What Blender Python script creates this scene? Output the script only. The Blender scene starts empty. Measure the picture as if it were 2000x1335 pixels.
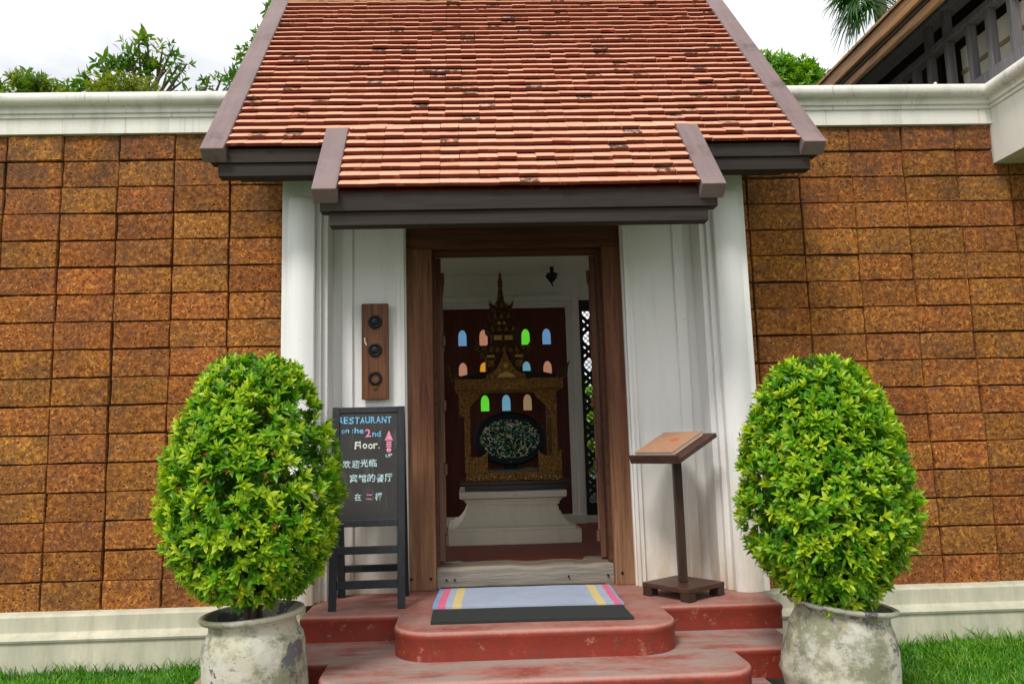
import bpy, bmesh, math, random
import numpy as np
from mathutils import Vector, Matrix, noise as mnoise

random.seed(7); rng = np.random.default_rng(7)
SC = bpy.context.scene
COL = SC.collection
GZ = 1.27            # eye height: everything below is built relative to the eye, then lifted so the lawn is z = 0

# ------------------------------------------------------------------ camera
cam_d = bpy.data.cameras.new('camera'); cam = bpy.data.objects.new('camera', cam_d); COL.objects.link(cam)
cam_d.sensor_fit = 'HORIZONTAL'; cam_d.sensor_width = 36; cam_d.lens = 27.0
cam_d.shift_x = 0.020; cam_d.clip_end = 500; cam_d.clip_start = 0.05
_r = ((0.99923938, -0.03017005, -0.02470693), (0.02051292, -0.13217112, 0.99101464), (0.0331645, 0.99076766, 0.13145171))
cam.matrix_world = Matrix(((_r[0][0], _r[1][0], -_r[2][0], 0.0), (_r[0][1], _r[1][1], -_r[2][1], -4.9),
                           (_r[0][2], _r[1][2], -_r[2][2], GZ), (0, 0, 0, 1)))
SC.camera = cam

# ------------------------------------------------------------------ sky and sun
SUN_EL, SUN_AZ = math.radians(52), math.radians(208)     # azimuth from +Y, clockwise
W = bpy.data.worlds.new('World'); SC.world = W; W.use_nodes = True
wn = W.node_tree; wn.nodes.clear()
wo = wn.nodes.new('ShaderNodeOutputWorld'); bg = wn.nodes.new('ShaderNodeBackground')
sky = wn.nodes.new('ShaderNodeTexSky'); sky.sky_type = 'NISHITA'; sky.sun_disc = False
sky.sun_elevation = SUN_EL; sky.sun_rotation = SUN_AZ; sky.dust_density = 3.0
tc = wn.nodes.new('ShaderNodeTexCoord'); cn = wn.nodes.new('ShaderNodeTexNoise')
cn.inputs['Scale'].default_value = 2.2; cn.inputs['Detail'].default_value = 6; cn.inputs['Roughness'].default_value = .55
mp = wn.nodes.new('ShaderNodeMapping'); mp.inputs['Scale'].default_value = (1, 1, 2.2)
cr = wn.nodes.new('ShaderNodeValToRGB')
cr.color_ramp.elements[0].position = .38; cr.color_ramp.elements[0].color = (4.9, 5.0, 5.15, 1)
cr.color_ramp.elements[1].position = .62; cr.color_ramp.elements[1].color = (9.4, 9.4, 9.4, 1)
mx = wn.nodes.new('ShaderNodeMixRGB'); mx.inputs['Fac'].default_value = .93
wn.links.new(tc.outputs['Generated'], mp.inputs['Vector']); wn.links.new(mp.outputs['Vector'], cn.inputs['Vector'])
wn.links.new(cn.outputs['Fac'], cr.inputs['Fac']); wn.links.new(sky.outputs[0], mx.inputs[1]); wn.links.new(cr.outputs['Color'], mx.inputs[2])
wn.links.new(mx.outputs[0], bg.inputs['Color']); bg.inputs['Strength'].default_value = 0.10
wn.links.new(bg.outputs[0], wo.inputs[0])
sun_d = bpy.data.lights.new('sun', 'SUN'); sun = bpy.data.objects.new('sun', sun_d); COL.objects.link(sun)
sun_d.energy = 1.5; sun_d.angle = math.radians(14); sun_d.color = (1, .965, .91)
_sd = Vector((math.sin(SUN_AZ) * math.cos(SUN_EL), math.cos(SUN_AZ) * math.cos(SUN_EL), math.sin(SUN_EL)))
sun.rotation_euler = _sd.to_track_quat('Z', 'Y').to_euler(); sun.location = (-3, -6, 12)
vs = SC.view_settings
vs.view_transform = 'Standard'; vs.look = 'None'; vs.gamma = 1; vs.use_curve_mapping = False; vs.exposure = 0.88
SC.cycles.max_bounces = 8; SC.cycles.diffuse_bounces = 4

# ------------------------------------------------------------------ helpers: objects
def tag(o, label=None, cat=None, group=None, kind=None):
    if label: o['label'] = label
    if cat: o['category'] = cat
    if group: o['group'] = group
    if kind: o['kind'] = kind
    return o
def thing(name, label, cat, loc=(0, 0, 0), group=None):
    o = bpy.data.objects.new(name, None); o.empty_display_size = .1; COL.objects.link(o); o.location = loc
    return tag(o, label, cat, group)
def wloc(o):
    v = Vector((0, 0, 0))
    while o is not None:
        v += o.location; o = o.parent
    return v
def link(name, me, parent=None, loc=None, rot=None):
    o = bpy.data.objects.new(name, me); COL.objects.link(o)
    if parent is not None: o.parent = parent
    if loc is not None: o.location = loc
    if rot is not None: o.rotation_euler = rot
    return o

class MB:
    """collects shapes in eye-relative world coordinates and links them as ONE mesh object"""
    def __init__(s): s.v = []; s.f = []; s.m = []; s.slot = 0
    def add(s, vs, fs, M=None):
        b = len(s.v)
        for p in vs:
            p = Vector(p)
            if M is not None: p = M @ p
            s.v.append(tuple(p))
        for f in fs: s.f.append(tuple(b + i for i in f)); s.m.append(s.slot)
        return s
    def box(s, x0, x1, y0, y1, z0, z1, M=None):
        v = [(x0,y0,z0),(x1,y0,z0),(x1,y1,z0),(x0,y1,z0),(x0,y0,z1),(x1,y0,z1),(x1,y1,z1),(x0,y1,z1)]
        return s.add(v, [(0,3,2,1),(4,5,6,7),(0,1,5,4),(1,2,6,5),(2,3,7,6),(3,0,4,7)], M)
    def prism(s, prof, a, b, axis='X', M=None):
        """prof: 2D polygon; axis X -> (y,z), Y -> (x,z), Z -> (x,y)"""
        n = len(prof)
        def P(p, t): return (t, p[0], p[1]) if axis == 'X' else ((p[0], t, p[1]) if axis == 'Y' else (p[0], p[1], t))
        v = [P(p, a) for p in prof] + [P(p, b) for p in prof]
        f = [tuple(range(n)), tuple(range(2 * n - 1, n - 1, -1))]
        for i in range(n): j = (i + 1) % n; f.append((i, i + n, j + n, j))
        return s.add(v, f, M)
    def lathe(s, prof, c=(0, 0, 0), n=32, M=None, cap=True):
        v = []; f = []; k = len(prof)
        for i in range(n):
            a = 2 * math.pi * i / n
            for r, z in prof: v.append((c[0] + r * math.cos(a), c[1] + r * math.sin(a), c[2] + z))
        for i in range(n):
            j = (i + 1) % n
            for q in range(k - 1): f.append((i * k + q, j * k + q, j * k + q + 1, i * k + q + 1))
        if cap:
            if prof[0][0] > 1e-6: f.append(tuple(i * k for i in range(n))[::-1])
            if prof[-1][0] > 1e-6: f.append(tuple(i * k + k - 1 for i in range(n)))
        return s.add(v, f, M)
    def tube(s, pts, rad, n=8, M=None):
        pts = [Vector(p) for p in pts]
        if not hasattr(rad, '__len__'): rad = [rad] * len(pts)
        v = []; f = []
        for i, p in enumerate(pts):
            d = (pts[min(i + 1, len(pts) - 1)] - pts[max(i - 1, 0)]).normalized()
            u = d.orthogonal().normalized() if i == 0 else (u - d * u.dot(d)).normalized()
            w = d.cross(u)
            for q in range(n):
                a = 2 * math.pi * q / n
                v.append(tuple(p + (u * math.cos(a) + w * math.sin(a)) * rad[i]))
        for i in range(len(pts) - 1):
            for q in range(n):
                r = (q + 1) % n; f.append((i * n + q, i * n + r, (i + 1) * n + r, (i + 1) * n + q))
        f.append(tuple(range(n))[::-1]); f.append(tuple((len(pts) - 1) * n + q for q in range(n)))
        return s.add(v, f, M)
    def loft(s, rings):
        """rings: list of equal-length vertex loops, closed, capped"""
        n = len(rings[0]); v = [p for r in rings for p in r]; f = []
        for i in range(len(rings) - 1):
            for q in range(n):
                r = (q + 1) % n; f.append((i * n + q, i * n + r, (i + 1) * n + r, (i + 1) * n + q))
        f.append(tuple(range(n))[::-1]); f.append(tuple((len(rings) - 1) * n + q for q in range(n)))
        return s.add(v, f)
    def mesh(s, name, mats, org=(0, 0, 0), smooth=False):
        me = bpy.data.meshes.new(name); o = Vector(org)
        me.from_pydata([tuple(Vector(p) - o) for p in s.v], [], s.f)
        for m in (mats if isinstance(mats, (list, tuple)) else [mats]): me.materials.append(m)
        if any(s.m): me.polygons.foreach_set('material_index', s.m)
        bm = bmesh.new(); bm.from_mesh(me); bmesh.ops.recalc_face_normals(bm, faces=bm.faces); bm.to_mesh(me); bm.free()
        if smooth:
            me.polygons.foreach_set('use_smooth', [True] * len(me.polygons))
            me.set_sharp_from_angle(angle=math.radians(smooth if smooth is not True else 45))
        return me
    def build(s, name, mats, parent=None, smooth=False, bevel=0, seg=2, org=None):
        if parent is not None:
            org = wloc(parent) if org is None else Vector(org)
            o = link(name, s.mesh(name, mats, org, smooth), parent, org - wloc(parent))
        else:
            if org is None:
                a = np.array(s.v); org = ((a[:,0].min() + a[:,0].max()) / 2, (a[:,1].min() + a[:,1].max()) / 2, a[:,2].min())
            o = link(name, s.mesh(name, mats, org, smooth), None, org)
        if bevel:
            md = o.modifiers.new('bevel', 'BEVEL'); md.width = bevel; md.segments = seg; md.limit_method = 'ANGLE'; md.angle_limit = math.radians(40)
            md.harden_normals = False
        return o

def fast_mesh(name, V, F, mats, attr=None):
    """numpy arrays -> mesh; F is (M,3) or (M,4); attr: per-vertex float 'tone'"""
    me = bpy.data.meshes.new(name); n = F.shape[1]
    me.vertices.add(len(V)); me.vertices.foreach_set('co', V.astype(np.float32).ravel())
    me.loops.add(F.size); me.loops.foreach_set('vertex_index', F.astype(np.int32).ravel())
    me.polygons.add(len(F)); me.polygons.foreach_set('loop_start', np.arange(0, F.size, n, dtype=np.int32))
    me.update(calc_edges=True)
    for m in (mats if isinstance(mats, (list, tuple)) else [mats]): me.materials.append(m)
    if attr is not None:
        a = me.attributes.new('tone', 'FLOAT', 'POINT'); a.data.foreach_set('value', attr.astype(np.float32))
    return me

# ------------------------------------------------------------------ helpers: materials
class NT:
    def __init__(s, name):
        s.mat = bpy.data.materials.new(name); s.mat.use_nodes = True
        s.t = s.mat.node_tree; s.b = s.t.nodes['Principled BSDF']; s._p = None
    def n(s, typ, **kw):
        nd = s.t.nodes.new(typ)
        for k, v in kw.items(): setattr(nd, k, v)
        return nd
    def set(s, sock, v):
        if isinstance(v, bpy.types.NodeSocket): s.t.links.new(v, sock)
        elif isinstance(v, (tuple, list)) and len(v) == 3 and sock.type == 'RGBA': sock.default_value = (*v, 1)
        else: sock.default_value = v
    def pos(s):
        if s._p is None: s._p = s.n('ShaderNodeNewGeometry').outputs['Position']
        return s._p
    def map(s, vec, scale=(1, 1, 1), loc=(0, 0, 0)):
        m = s.n('ShaderNodeMapping'); s.set(m.inputs['Vector'], vec); m.inputs['Scale'].default_value = scale
        s.set(m.inputs['Location'], loc); return m.outputs[0]
    def noise(s, scale, detail=4, rough=.6, vec=None, dist=0):
        q = s.n('ShaderNodeTexNoise'); s.set(q.inputs['Vector'], vec if vec is not None else s.pos())
        q.inputs['Scale'].default_value = scale; q.inputs['Detail'].default_value = detail
        q.inputs['Roughness'].default_value = rough; q.inputs['Distortion'].default_value = dist
        return q.outputs['Fac']
    def voro(s, scale, out='Distance', vec=None, feature='F1', rnd=1):
        q = s.n('ShaderNodeTexVoronoi', feature=feature); s.set(q.inputs['Vector'], vec if vec is not None else s.pos())
        q.inputs['Scale'].default_value = scale; q.inputs['Randomness'].default_value = rnd; return q.outputs[out]
    def ramp(s, fac, stops, interp='LINEAR'):
        r = s.n('ShaderNodeValToRGB'); s.set(r.inputs['Fac'], fac); cr = r.color_ramp; cr.interpolation = interp
        while len(cr.elements) < len(stops): cr.elements.new(.5)
        for e, (p, c) in zip(cr.elements, stops):
            e.position = p; e.color = (c, c, c, 1) if not isinstance(c, (tuple, list)) else (*c, 1)
        return r.outputs['Color']
    def mix(s, fac, a, b, mode='MIX'):
        m = s.n('ShaderNodeMixRGB', blend_type=mode); s.set(m.inputs[0], fac)
        for i, c in ((1, a), (2, b)):
            if isinstance(c, (int, float)): c = (c, c, c)
            s.set(m.inputs[i], c)
        return m.outputs[0]
    def math(s, op, a, b=0.0, clamp=False):
        m = s.n('ShaderNodeMath', operation=op, use_clamp=clamp); s.set(m.inputs[0], a); s.set(m.inputs[1], b); return m.outputs[0]
    def sep(s, vec):
        q = s.n('ShaderNodeSeparateXYZ'); s.set(q.inputs[0], vec); return q.outputs
    def attr(s, name): return s.n('ShaderNodeAttribute', attribute_name=name).outputs['Fac']
    def oinfo(s): return s.n('ShaderNodeObjectInfo').outputs['Random']
    def hsv(s, col, h=.5, sat=1., v=1.):
        q = s.n('ShaderNodeHueSaturation'); s.set(q.inputs['Hue'], h); s.set(q.inputs['Saturation'], sat); s.set(q.inputs['Value'], v); s.set(q.inputs['Color'], col)
        return q.outputs[0]
    def bump(s, h, strength=.5, dist=.01):
        q = s.n('ShaderNodeBump'); q.inputs['Strength'].default_value = strength; q.inputs['Distance'].default_value = dist
        s.set(q.inputs['Height'], h); return q.outputs[0]
    def out(s, col=None, rough=.7, normal=None, metal=None, spec=None, trans=None):
        B = s.b.inputs
        if col is not None: s.set(B['Base Color'], col)
        s.set(B['Roughness'], rough)
        if normal is not None: s.set(B['Normal'], normal)
        if metal is not None: s.set(B['Metallic'], metal)
        if spec is not None: s.set(B['Specular IOR Level'], spec)
        return s.mat

M = {}
# laterite blocks: pitted, ochre specks, every block its own tint
t = NT('laterite'); o = t.oinfo()
off = t.n('ShaderNodeCombineXYZ'); t.set(off.inputs[0], t.math('MULTIPLY', o, 37.)); t.set(off.inputs[2], t.math('MULTIPLY', o, 91.))
v = t.map(t.pos(), (1, 1, 1), off.outputs[0])
base = t.mix(t.ramp(t.noise(30, 8, .85, v), [(.41, 0.), (.57, 1.)]), (.100, .038, .014), (.40, .165, .045))
base = t.mix(t.ramp(t.noise(34, 5, .8, v), [(.53, 0.), (.60, .9)]), base, (.58, .285, .075))
base = t.mix(t.ramp(t.noise(9, 4, .7, v), [(.52, 0.), (.68, .55)]), base, (.150, .085, .055))
base = t.mix(t.ramp(t.voro(22, vec=v), [(.07, .85), (.14, 0.)]), base, (.60, .40, .20))
big = t.ramp(t.noise(3.0, 3, .6), [(.42, 0.), (.68, .42)])
base = t.mix(big, base, (.075, .045, .030))
pz = t.sep(t.pos())[2]
cap = t.math('MULTIPLY', t.ramp(t.math('SUBTRACT', pz, 2.6), [(0., 0.), (.75, 1.)]), t.ramp(t.noise(5, 4, .7), [(.40, 0.), (.62, .8)]))
base = t.mix(cap, base, (.06, .042, .032))
pit = t.voro(34, vec=v); pit2 = t.noise(90, 3, .7, v)
pm = t.math('MULTIPLY', t.ramp(pit, [(.10, 1.), (.30, 0.)]), t.ramp(t.noise(30, 2, .5, v), [(.50, 0.), (.60, 1.)]))
base = t.mix(t.math('MULTIPLY', pm, .9), base, (.018, .009, .006))
base = t.hsv(base, t.math('ADD', .487, t.math('MULTIPLY', t.math('FRACT', t.math('MULTIPLY', o, 7.3)), .014)), 1.04, t.math('ADD', .90, t.math('MULTIPLY', o, .30)))
hgt = t.math('SUBTRACT', t.math('ADD', t.noise(34, 6, .75, v), t.math('MULTIPLY', pit2, .5)), t.math('MULTIPLY', pm, .9))
M['laterite'] = t.out(base, .92, t.bump(hgt, .9, .012), spec=.15)
t = NT('joint'); M['joint'] = t.out(t.mix(t.noise(20), (.030, .018, .012), (.085, .048, .028)), .95, spec=.1)

def stucco(name, c, stain=(.40, .33, .20), dark=(.33, .33, .29), amt=.35, low=True, zlow=.75, fine=False):
    t = NT(name); p = t.pos()
    st = t.ramp(t.noise(1.0, 5, .65, t.map(p, (9, 9, .9))), [(.50, 0.), (.76, 1.)])
    bl = t.ramp(t.noise(1.0, 4, .6, t.map(p, (1.8, 1.8, 1.4))), [(.40, 0.), (.70, 1.)])
    k = t.mix(t.math('MULTIPLY', st, amt), c, dark)
    k = t.mix(t.math('MULTIPLY', bl, amt * .6), k, tuple(q * .82 for q in c))
    if fine:
        fs = t.ramp(t.noise(1.0, 3, .6, t.map(p, (34, 34, .5))), [(.62, 0.), (.70, 1.)]); k = t.mix(t.math('MULTIPLY', fs, .42), k, (.22, .20, .15))
    if low:
        z = t.sep(p)[2]
        lo = t.ramp(t.math('DIVIDE', t.math('SUBTRACT', z, .36), zlow), [(0., 1.), (1., 0.)])
        lo = t.math('MULTIPLY', lo, t.ramp(t.noise(1.0, 5, .7, t.map(p, (7, 7, 1.6))), [(.30, .15), (.72, 1.)]))
        k = t.mix(t.math('MULTIPLY', lo, .9), k, stain)
    sp = t.ramp(t.noise(45, 3, .6), [(.70, 0.), (.76, 1.)])
    k = t.mix(t.math('MULTIPLY', sp, .35), k, (.2, .18, .14))
    return t.out(k, .85, t.bump(t.math('ADD', t.noise(55, 4, .6), t.math('MULTIPLY', t.noise(6, 3, .5), 1.5)), .16, .01), spec=.25)
M['stucco'] = stucco('stucco', (.78, .77, .755), stain=(.44, .30, .14), zlow=.85, amt=.22)
M['cap'] = stucco('cap_plaster', (.72, .70, .63), amt=.5, low=False, fine=True)
M['plinth'] = stucco('plinth_plaster', (.66, .61, .475), stain=(.36, .36, .27), dark=(.24, .24, .19), amt=.75, zlow=.25)
M['inner_wall'] = stucco('inner_plaster', (.76, .745, .69), amt=.12, low=False)
M['inner_frame'] = stucco('inner_frame_paint', (.78, .77, .73), amt=.1, low=False)
M['pedestal'] = stucco('pedestal_plaster', (.78, .72, .58), amt=.25, low=False)

def wood(name, dark, light, axis='Z', grey=None, rough=.6, scale=1., bump=.3, greyamt=.8, low=None):
    t = NT(name); p = t.pos()
    sc = {'Z': (42, 42, 2.2), 'X': (2.2, 42, 42), 'Y': (42, 2.2, 42)}[axis]; sc = tuple(q * scale for q in sc)
    g = t.noise(1.0, 6, .65, t.map(p, sc), .6)
    k = t.mix(t.ramp(g, [(.32, 0.), (.68, 1.)]), dark, light)
    if grey:
        b = t.ramp(t.noise(1.0, 4, .6, t.map(p, tuple(q * .12 for q in sc))), [(.40, 0.), (.64, 1.)])
        b = t.math('MULTIPLY', b, greyamt)
        if low is not None:
            z = t.sep(p)[2]
            b = t.math('ADD', b, t.ramp(t.math('MULTIPLY', z, .4), [(low[0]*.4, .85), (low[1]*.4, 0.)])); b = t.math('MULTIPLY', b, t.ramp(g, [(.30, .25), (.62, 1.)]), True)
        k = t.mix(b, k, grey)
    h = t.ramp(t.noise(1.0, 5, .7, t.map(p, tuple(q * 2.3 for q in sc))), [(.3, 0.), (.6, 1.)])
    return t.out(k, rough, t.bump(h, bump, .004), spec=.3)
M['frame_wood'] = wood('frame_wood', (.070, .021, .010), (.185, .066, .026), 'Z', (.31, .175, .095), .62, low=(.35, 1.5), greyamt=.50)
M['lintel_wood'] = wood('lintel_wood', (.050, .017, .009), (.125, .046, .020), 'X', None, .62)
M['sill_wood'] = wood('sill_wood', (.035, .026, .018), (.27, .20, .135), 'X', (.36, .34, .31), .85, greyamt=.65, bump=.7)
M['leaf_wood'] = wood('door_leaf_wood', (.055, .018, .009), (.170, .062, .026), 'Z', (.24, .17, .13), .55, greyamt=.4)
M['fascia_wood'] = wood('fascia_wood', (.022, .016, .013), (.038, .027, .022), 'X', None, .8, bump=.12)
def barge():
    t = NT('bargeboard_wood'); p = t.pos()
    k = t.mix(t.noise(1.0, 5, .6, t.map(p, (30, 3, 3))), (.135, .088, .085), (.23, .168, .165))
    k = t.mix(t.ramp(t.noise(5, 4, .65), [(.56, 0.), (.70, .6)]), k, (.07, .045, .04))
    k = t.mix(t.ramp(t.noise(2.0, 3, .6, t.map(p, (1, 1, 1), (3, 1, 7))), [(.5, 0.), (.75, .5)]), k, (.29, .22, .22))
    return t.out(k, .65, t.bump(t.noise(1.0, 4, .6, t.map(p, (60, 8, 8))), .2, .004), spec=.3)
M['barge'] = barge()
M['plaque_wood'] = wood('plaque_wood', (.045, .015, .006), (.185, .070, .024), 'Z', None, .5)
M['black_wood'] = wood('black_painted_wood', (.010, .012, .015), (.022, .024, .028), 'Z', None, .5, bump=.1)
M['dark_wood'] = wood('dark_stained_wood', (.022, .012, .009), (.060, .032, .022), 'Z', None, .42, bump=.15)
M['stand_top'] = wood('stand_top_wood', (.040, .018, .012), (.085, .038, .024), 'X', None, .40, bump=.1)
M['panel_wood'] = wood('red_panel_wood', (.075, .016, .010), (.135, .030, .019), 'Z', None, .5, bump=.15)
M['rail_wood'] = wood('railing_wood', (.10, .092, .098), (.20, .186, .192), 'Z', None, .5, bump=.1)
M['eave_wood'] = wood('eave_wood', (.13, .055, .020), (.46, .235, .085), 'Y', (.22, .16, .12), .6, greyamt=.4)
M['soffit_wood'] = wood('soffit_wood', (.025, .016, .012), (.05, .034, .026), 'Y', None, .7)

# clay roof tiles
t = NT('roof_tile'); r = t.math('FRACT', t.math('ADD', t.attr('tone'), t.oinfo()))
k = t.ramp(r, [(0., (.58, .25, .150)), (.3, (.67, .33, .215)), (.55, (.62, .285, .175)), (.8, (.70, .375, .255)), (.97, (.57, .25, .155)), (1., (.62, .44, .36))])
k = t.mix(t.ramp(t.noise(14, 5, .7), [(.35, 0.), (.75, .55)]), k, (.72, .415, .295))
k = t.mix(t.ramp(t.noise(28, 4, .7), [(.60, 0.), (.74, .4)]), k, (.36, .12, .055))
moss = t.math('MULTIPLY', t.ramp(t.noise(7.5, 5, .75), [(.615, 0.), (.66, 1.)]), t.ramp(t.noise(1.4, 2, .5), [(.40, .45), (.6, 1.)]))
mossy = t.math('MULTIPLY', t.ramp(r, [(.925, 0.), (.93, 1.)]), t.ramp(t.noise(24, 4, .7), [(.44, 0.), (.52, 1.)]))
k = t.mix(t.math('MULTIPLY', t.math('MAXIMUM', moss, mossy), .92), k, (.034, .034, .020))
M['tile'] = t.out(k, .85, t.bump(t.noise(70, 4, .6), .25, .004), spec=.2)
t = NT('tile_edge_shade_clay'); k = t.mix(t.noise(9, 5, .7), (.105, .020, .012), (.20, .040, .020)); k = t.mix(t.ramp(t.noise(16, 3, .6), [(.60, 0.), (.68, .8)]), k, (.36, .085, .035)); M['tile_edge'] = t.out(k, .9, spec=.15)  # shade on the lower tile edges painted in as darker red clay
t = NT('ridge_clay'); k = t.mix(t.noise(9, 5, .7), (.42, .24, .10), (.22, .12, .06)); k = t.mix(t.ramp(t.noise(14, 4, .7), [(.5, 0.), (.65, .8)]), k, (.10, .08, .035)); M['ridge'] = t.out(k, .9)

# red painted cement
def redcement(name, worn):
    t = NT(name); p = t.pos(); ng = t.n('ShaderNodeNewGeometry').outputs['Normal']; nz = t.sep(ng)[2]
    k = t.mix(t.noise(7, 5, .7), (.15, .020, .012), (.28, .040, .022))
    sc = t.ramp(t.noise(13, 6, .8), [(.58, 0.), (.66, .65)]); k = t.mix(sc, k, (.46, .21, .155))
    sc2 = t.ramp(t.noise(24, 3, .6, t.map(p, (1, 1, .35))), [(.60, 0.), (.70, .55)]); k = t.mix(sc2, k, (.10, .045, .035))
    top = t.mix(t.ramp(t.noise(5, 5, .7), [(.36, 0.), (.60, 1.)]), (.24, .054, .037), (.34, .145, .115))
    top = t.mix(t.ramp(t.noise(1, 5, .7, t.map(p, (2.2, 8, 8))), [(.40, 0.), (.58, worn)]), top, (.29, .235, .205))
    top = t.mix(t.ramp(t.noise(30, 4, .7), [(.56, 0.), (.68, .5)]), top, (.38, .20, .165))
    edge = t.ramp(nz, [(.20, 0.), (.45, 1.), (.85, 1.), (.985, 0.)])
    top = t.mix(t.math('MULTIPLY', edge, .75), top, (.43, .20, .16))
    soot = t.ramp(t.noise(9, 5, .75, t.map(p, (1, 1, 1.4), (4, 4, 4))), [(.52, 0.), (.64, 1.)]); k = t.mix(t.math('MULTIPLY', soot, worn), k, (.055, .034, .028))
    up = t.ramp(t.math('ADD', nz, t.math('MULTIPLY', t.math('SUBTRACT', t.noise(30, 3), .5), .35)), [(.25, 0.), (.75, 1.)])
    return t.out(t.mix(up, k, top), t.mix(up, .45, .75), t.bump(t.noise(40, 5, .6), .2, .006), spec=.35)
M['step'] = redcement('red_cement_step', .85)
M['step_top'] = redcement('red_cement_landing', .30)
t = NT('red_floor'); M['red_floor'] = t.out(t.mix(t.noise(4, 4), (.20, .030, .020), (.28, .050, .034)), .5, spec=.2)

t = NT('grey_glaze_pot'); p = t.pos()
k = t.mix(t.ramp(t.noise(4.0, 5, .7), [(.44, 0.), (.54, 1.)]), (.20, .20, .125), (.44, .42, .32))
k = t.mix(t.ramp(t.noise(6, 6, .75), [(.48, 0.), (.60, .7)]), k, (.50, .49, .43))
k = t.mix(t.ramp(t.noise(1, 5, .75, t.map(p, (9, 9, 20), (5, 2, 1))), [(.57, 0.), (.64, .8)]), k, (.13, .135, .115))
k = t.mix(t.ramp(t.noise(6, 5, .7, t.map(p, (.8, .8, .8), (9, 9, 9))), [(.58, 0.), (.60, .95)]), k, (.105, .100, .110))
k = t.mix(t.ramp(t.noise(11, 4, .7, t.map(p, (1, 1, 1), (2, 7, 3))), [(.64, 0.), (.72, .7)]), k, (.46, .30, .12))
M['pot'] = t.out(k, .62, t.bump(t.math('ADD', t.noise(30, 5, .6), t.noise(8, 4, .6)), .35, .008), spec=.35)
t = NT('soil'); M['soil'] = t.out(t.mix(t.noise(40, 5, .8), (.012, .007, .005), (.07, .042, .03)), .95, t.bump(t.noise(60, 4, .8), 1, .02))

def leafmat(name, dark, mid, tip, trans=.35):
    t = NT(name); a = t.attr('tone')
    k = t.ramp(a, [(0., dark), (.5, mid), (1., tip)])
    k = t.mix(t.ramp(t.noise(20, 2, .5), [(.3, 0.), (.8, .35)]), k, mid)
    t.out(k, .42, spec=.35)
    tb = t.n('ShaderNodeBsdfTranslucent'); t.set(tb.inputs['Color'], t.hsv(k, .49, 1.1, 1.3))
    ms = t.n('ShaderNodeMixShader'); ms.inputs[0].default_value = trans
    t.t.links.new(t.b.outputs[0], ms.inputs[1]); t.t.links.new(tb.outputs[0], ms.inputs[2])
    t.t.links.new(ms.outputs[0], t.t.nodes['Material Output'].inputs[0]); return t.mat
M['leaf'] = leafmat('shrub_leaf', (.010, .070, .005), (.115, .34, .010), (.52, .64, .030))
M['tree_leaf'] = leafmat('tree_leaf', (.022, .085, .012), (.075, .20, .015), (.25, .28, .03), .5)
M['olive_leaf'] = leafmat('olive_leaf', (.05, .11, .012), (.16, .23, .02), (.28, .31, .04), .5)
M['palm_leaf'] = leafmat('palm_leaf', (.010, .045, .010), (.035, .11, .02), (.12, .21, .05))
M['grass'] = leafmat('grass_blade', (.030, .14, .008), (.095, .33, .012), (.34, .44, .06), .35)
t = NT('bark'); M['bark'] = t.out(t.mix(t.noise(1, 5, .7, t.map(t.pos(), (30, 30, 5))), (.035, .022, .015), (.13, .09, .065)), .9)
t = NT('lawn_soil'); M['lawn'] = t.out(t.mix(t.noise(12, 5, .7), (.025, .075, .010), (.060, .105, .018)), .95, t.bump(t.noise(50, 4), .5, .02))
t = NT('paver_clay'); M['paver'] = t.out(t.hsv(t.mix(t.noise(18, 5, .7), (.24, .155, .135), (.40, .29, .26)), .5, 1., t.math('ADD', .8, t.math('MULTIPLY', t.oinfo(), .4))), .9, t.bump(t.noise(60, 4), .4, .006))
t = NT('paving_grey'); M['slab'] = t.out(t.mix(t.noise(10, 5, .7), (.12, .105, .09), (.24, .21, .18)), .9, t.bump(t.noise(60, 4), .4, .006))

def plain(name, c, rough=.6, metal=0., spec=.4, var=.12, scale=20):
    t = NT(name); k = t.mix(t.noise(scale, 4, .65), tuple(q * (1 - var) for q in c), tuple(min(1, q * (1 + var)) for q in c))
    return t.out(k, rough, metal=metal, spec=spec)
def slate():
    t = NT('chalk_slate'); p = t.pos()
    k = t.mix(t.noise(5, 4, .6), (.022, .020, .020), (.040, .036, .033))
    k = t.mix(t.ramp(t.noise(1, 5, .7, t.map(p, (26, 26, 2.0))), [(.55, 0.), (.75, .35)]), k, (.16, .16, .16))
    return t.out(k, .55, spec=.3)
M['slate'] = slate()
def chalk(name, c):
    t = NT(name); k = t.mix(t.ramp(t.noise(85, 4, .8), [(.38, .62), (.56, 0.)]), c, (.04, .04, .042)); return t.out(k, .95, spec=.05)
M['chalk_blue'] = chalk('blue_chalk', (.20, .52, .80)); M['chalk_pink'] = chalk('pink_chalk', (.85, .30, .46))
M['chalk_white'] = chalk('white_chalk', (.74, .76, .68)); M['chalk_mint'] = chalk('mint_chalk', (.50, .70, .70))
def weave(name, c):
    t = NT(name); p = t.pos(); w = t.n('ShaderNodeTexWave', wave_type='BANDS', bands_direction='X'); t.set(w.inputs['Vector'], p); w.inputs['Scale'].default_value = 90; w.inputs['Distortion'].default_value = 1.5
    w2 = t.n('ShaderNodeTexWave', wave_type='BANDS', bands_direction='Y'); t.set(w2.inputs['Vector'], p); w2.inputs['Scale'].default_value = 70; w2.inputs['Distortion'].default_value = 1.5
    h = t.math('ADD', w.outputs['Fac'], w2.outputs['Fac'])
    k = t.mix(t.ramp(t.noise(6, 5, .7), [(.35, 0.), (.7, .5)]), c, tuple(q * .72 for q in c))
    return t.out(k, .95, t.bump(h, .35, .003), spec=.1)
M['rug_blue'] = weave('rug_blue', (.37, .42, .53)); M['rug_pink'] = weave('rug_pink', (.70, .16, .27)); M['rug_yellow'] = weave('rug_yellow', (.66, .52, .23))
M['rug_pale'] = weave('rug_pale_blue', (.24, .36, .56))
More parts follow.
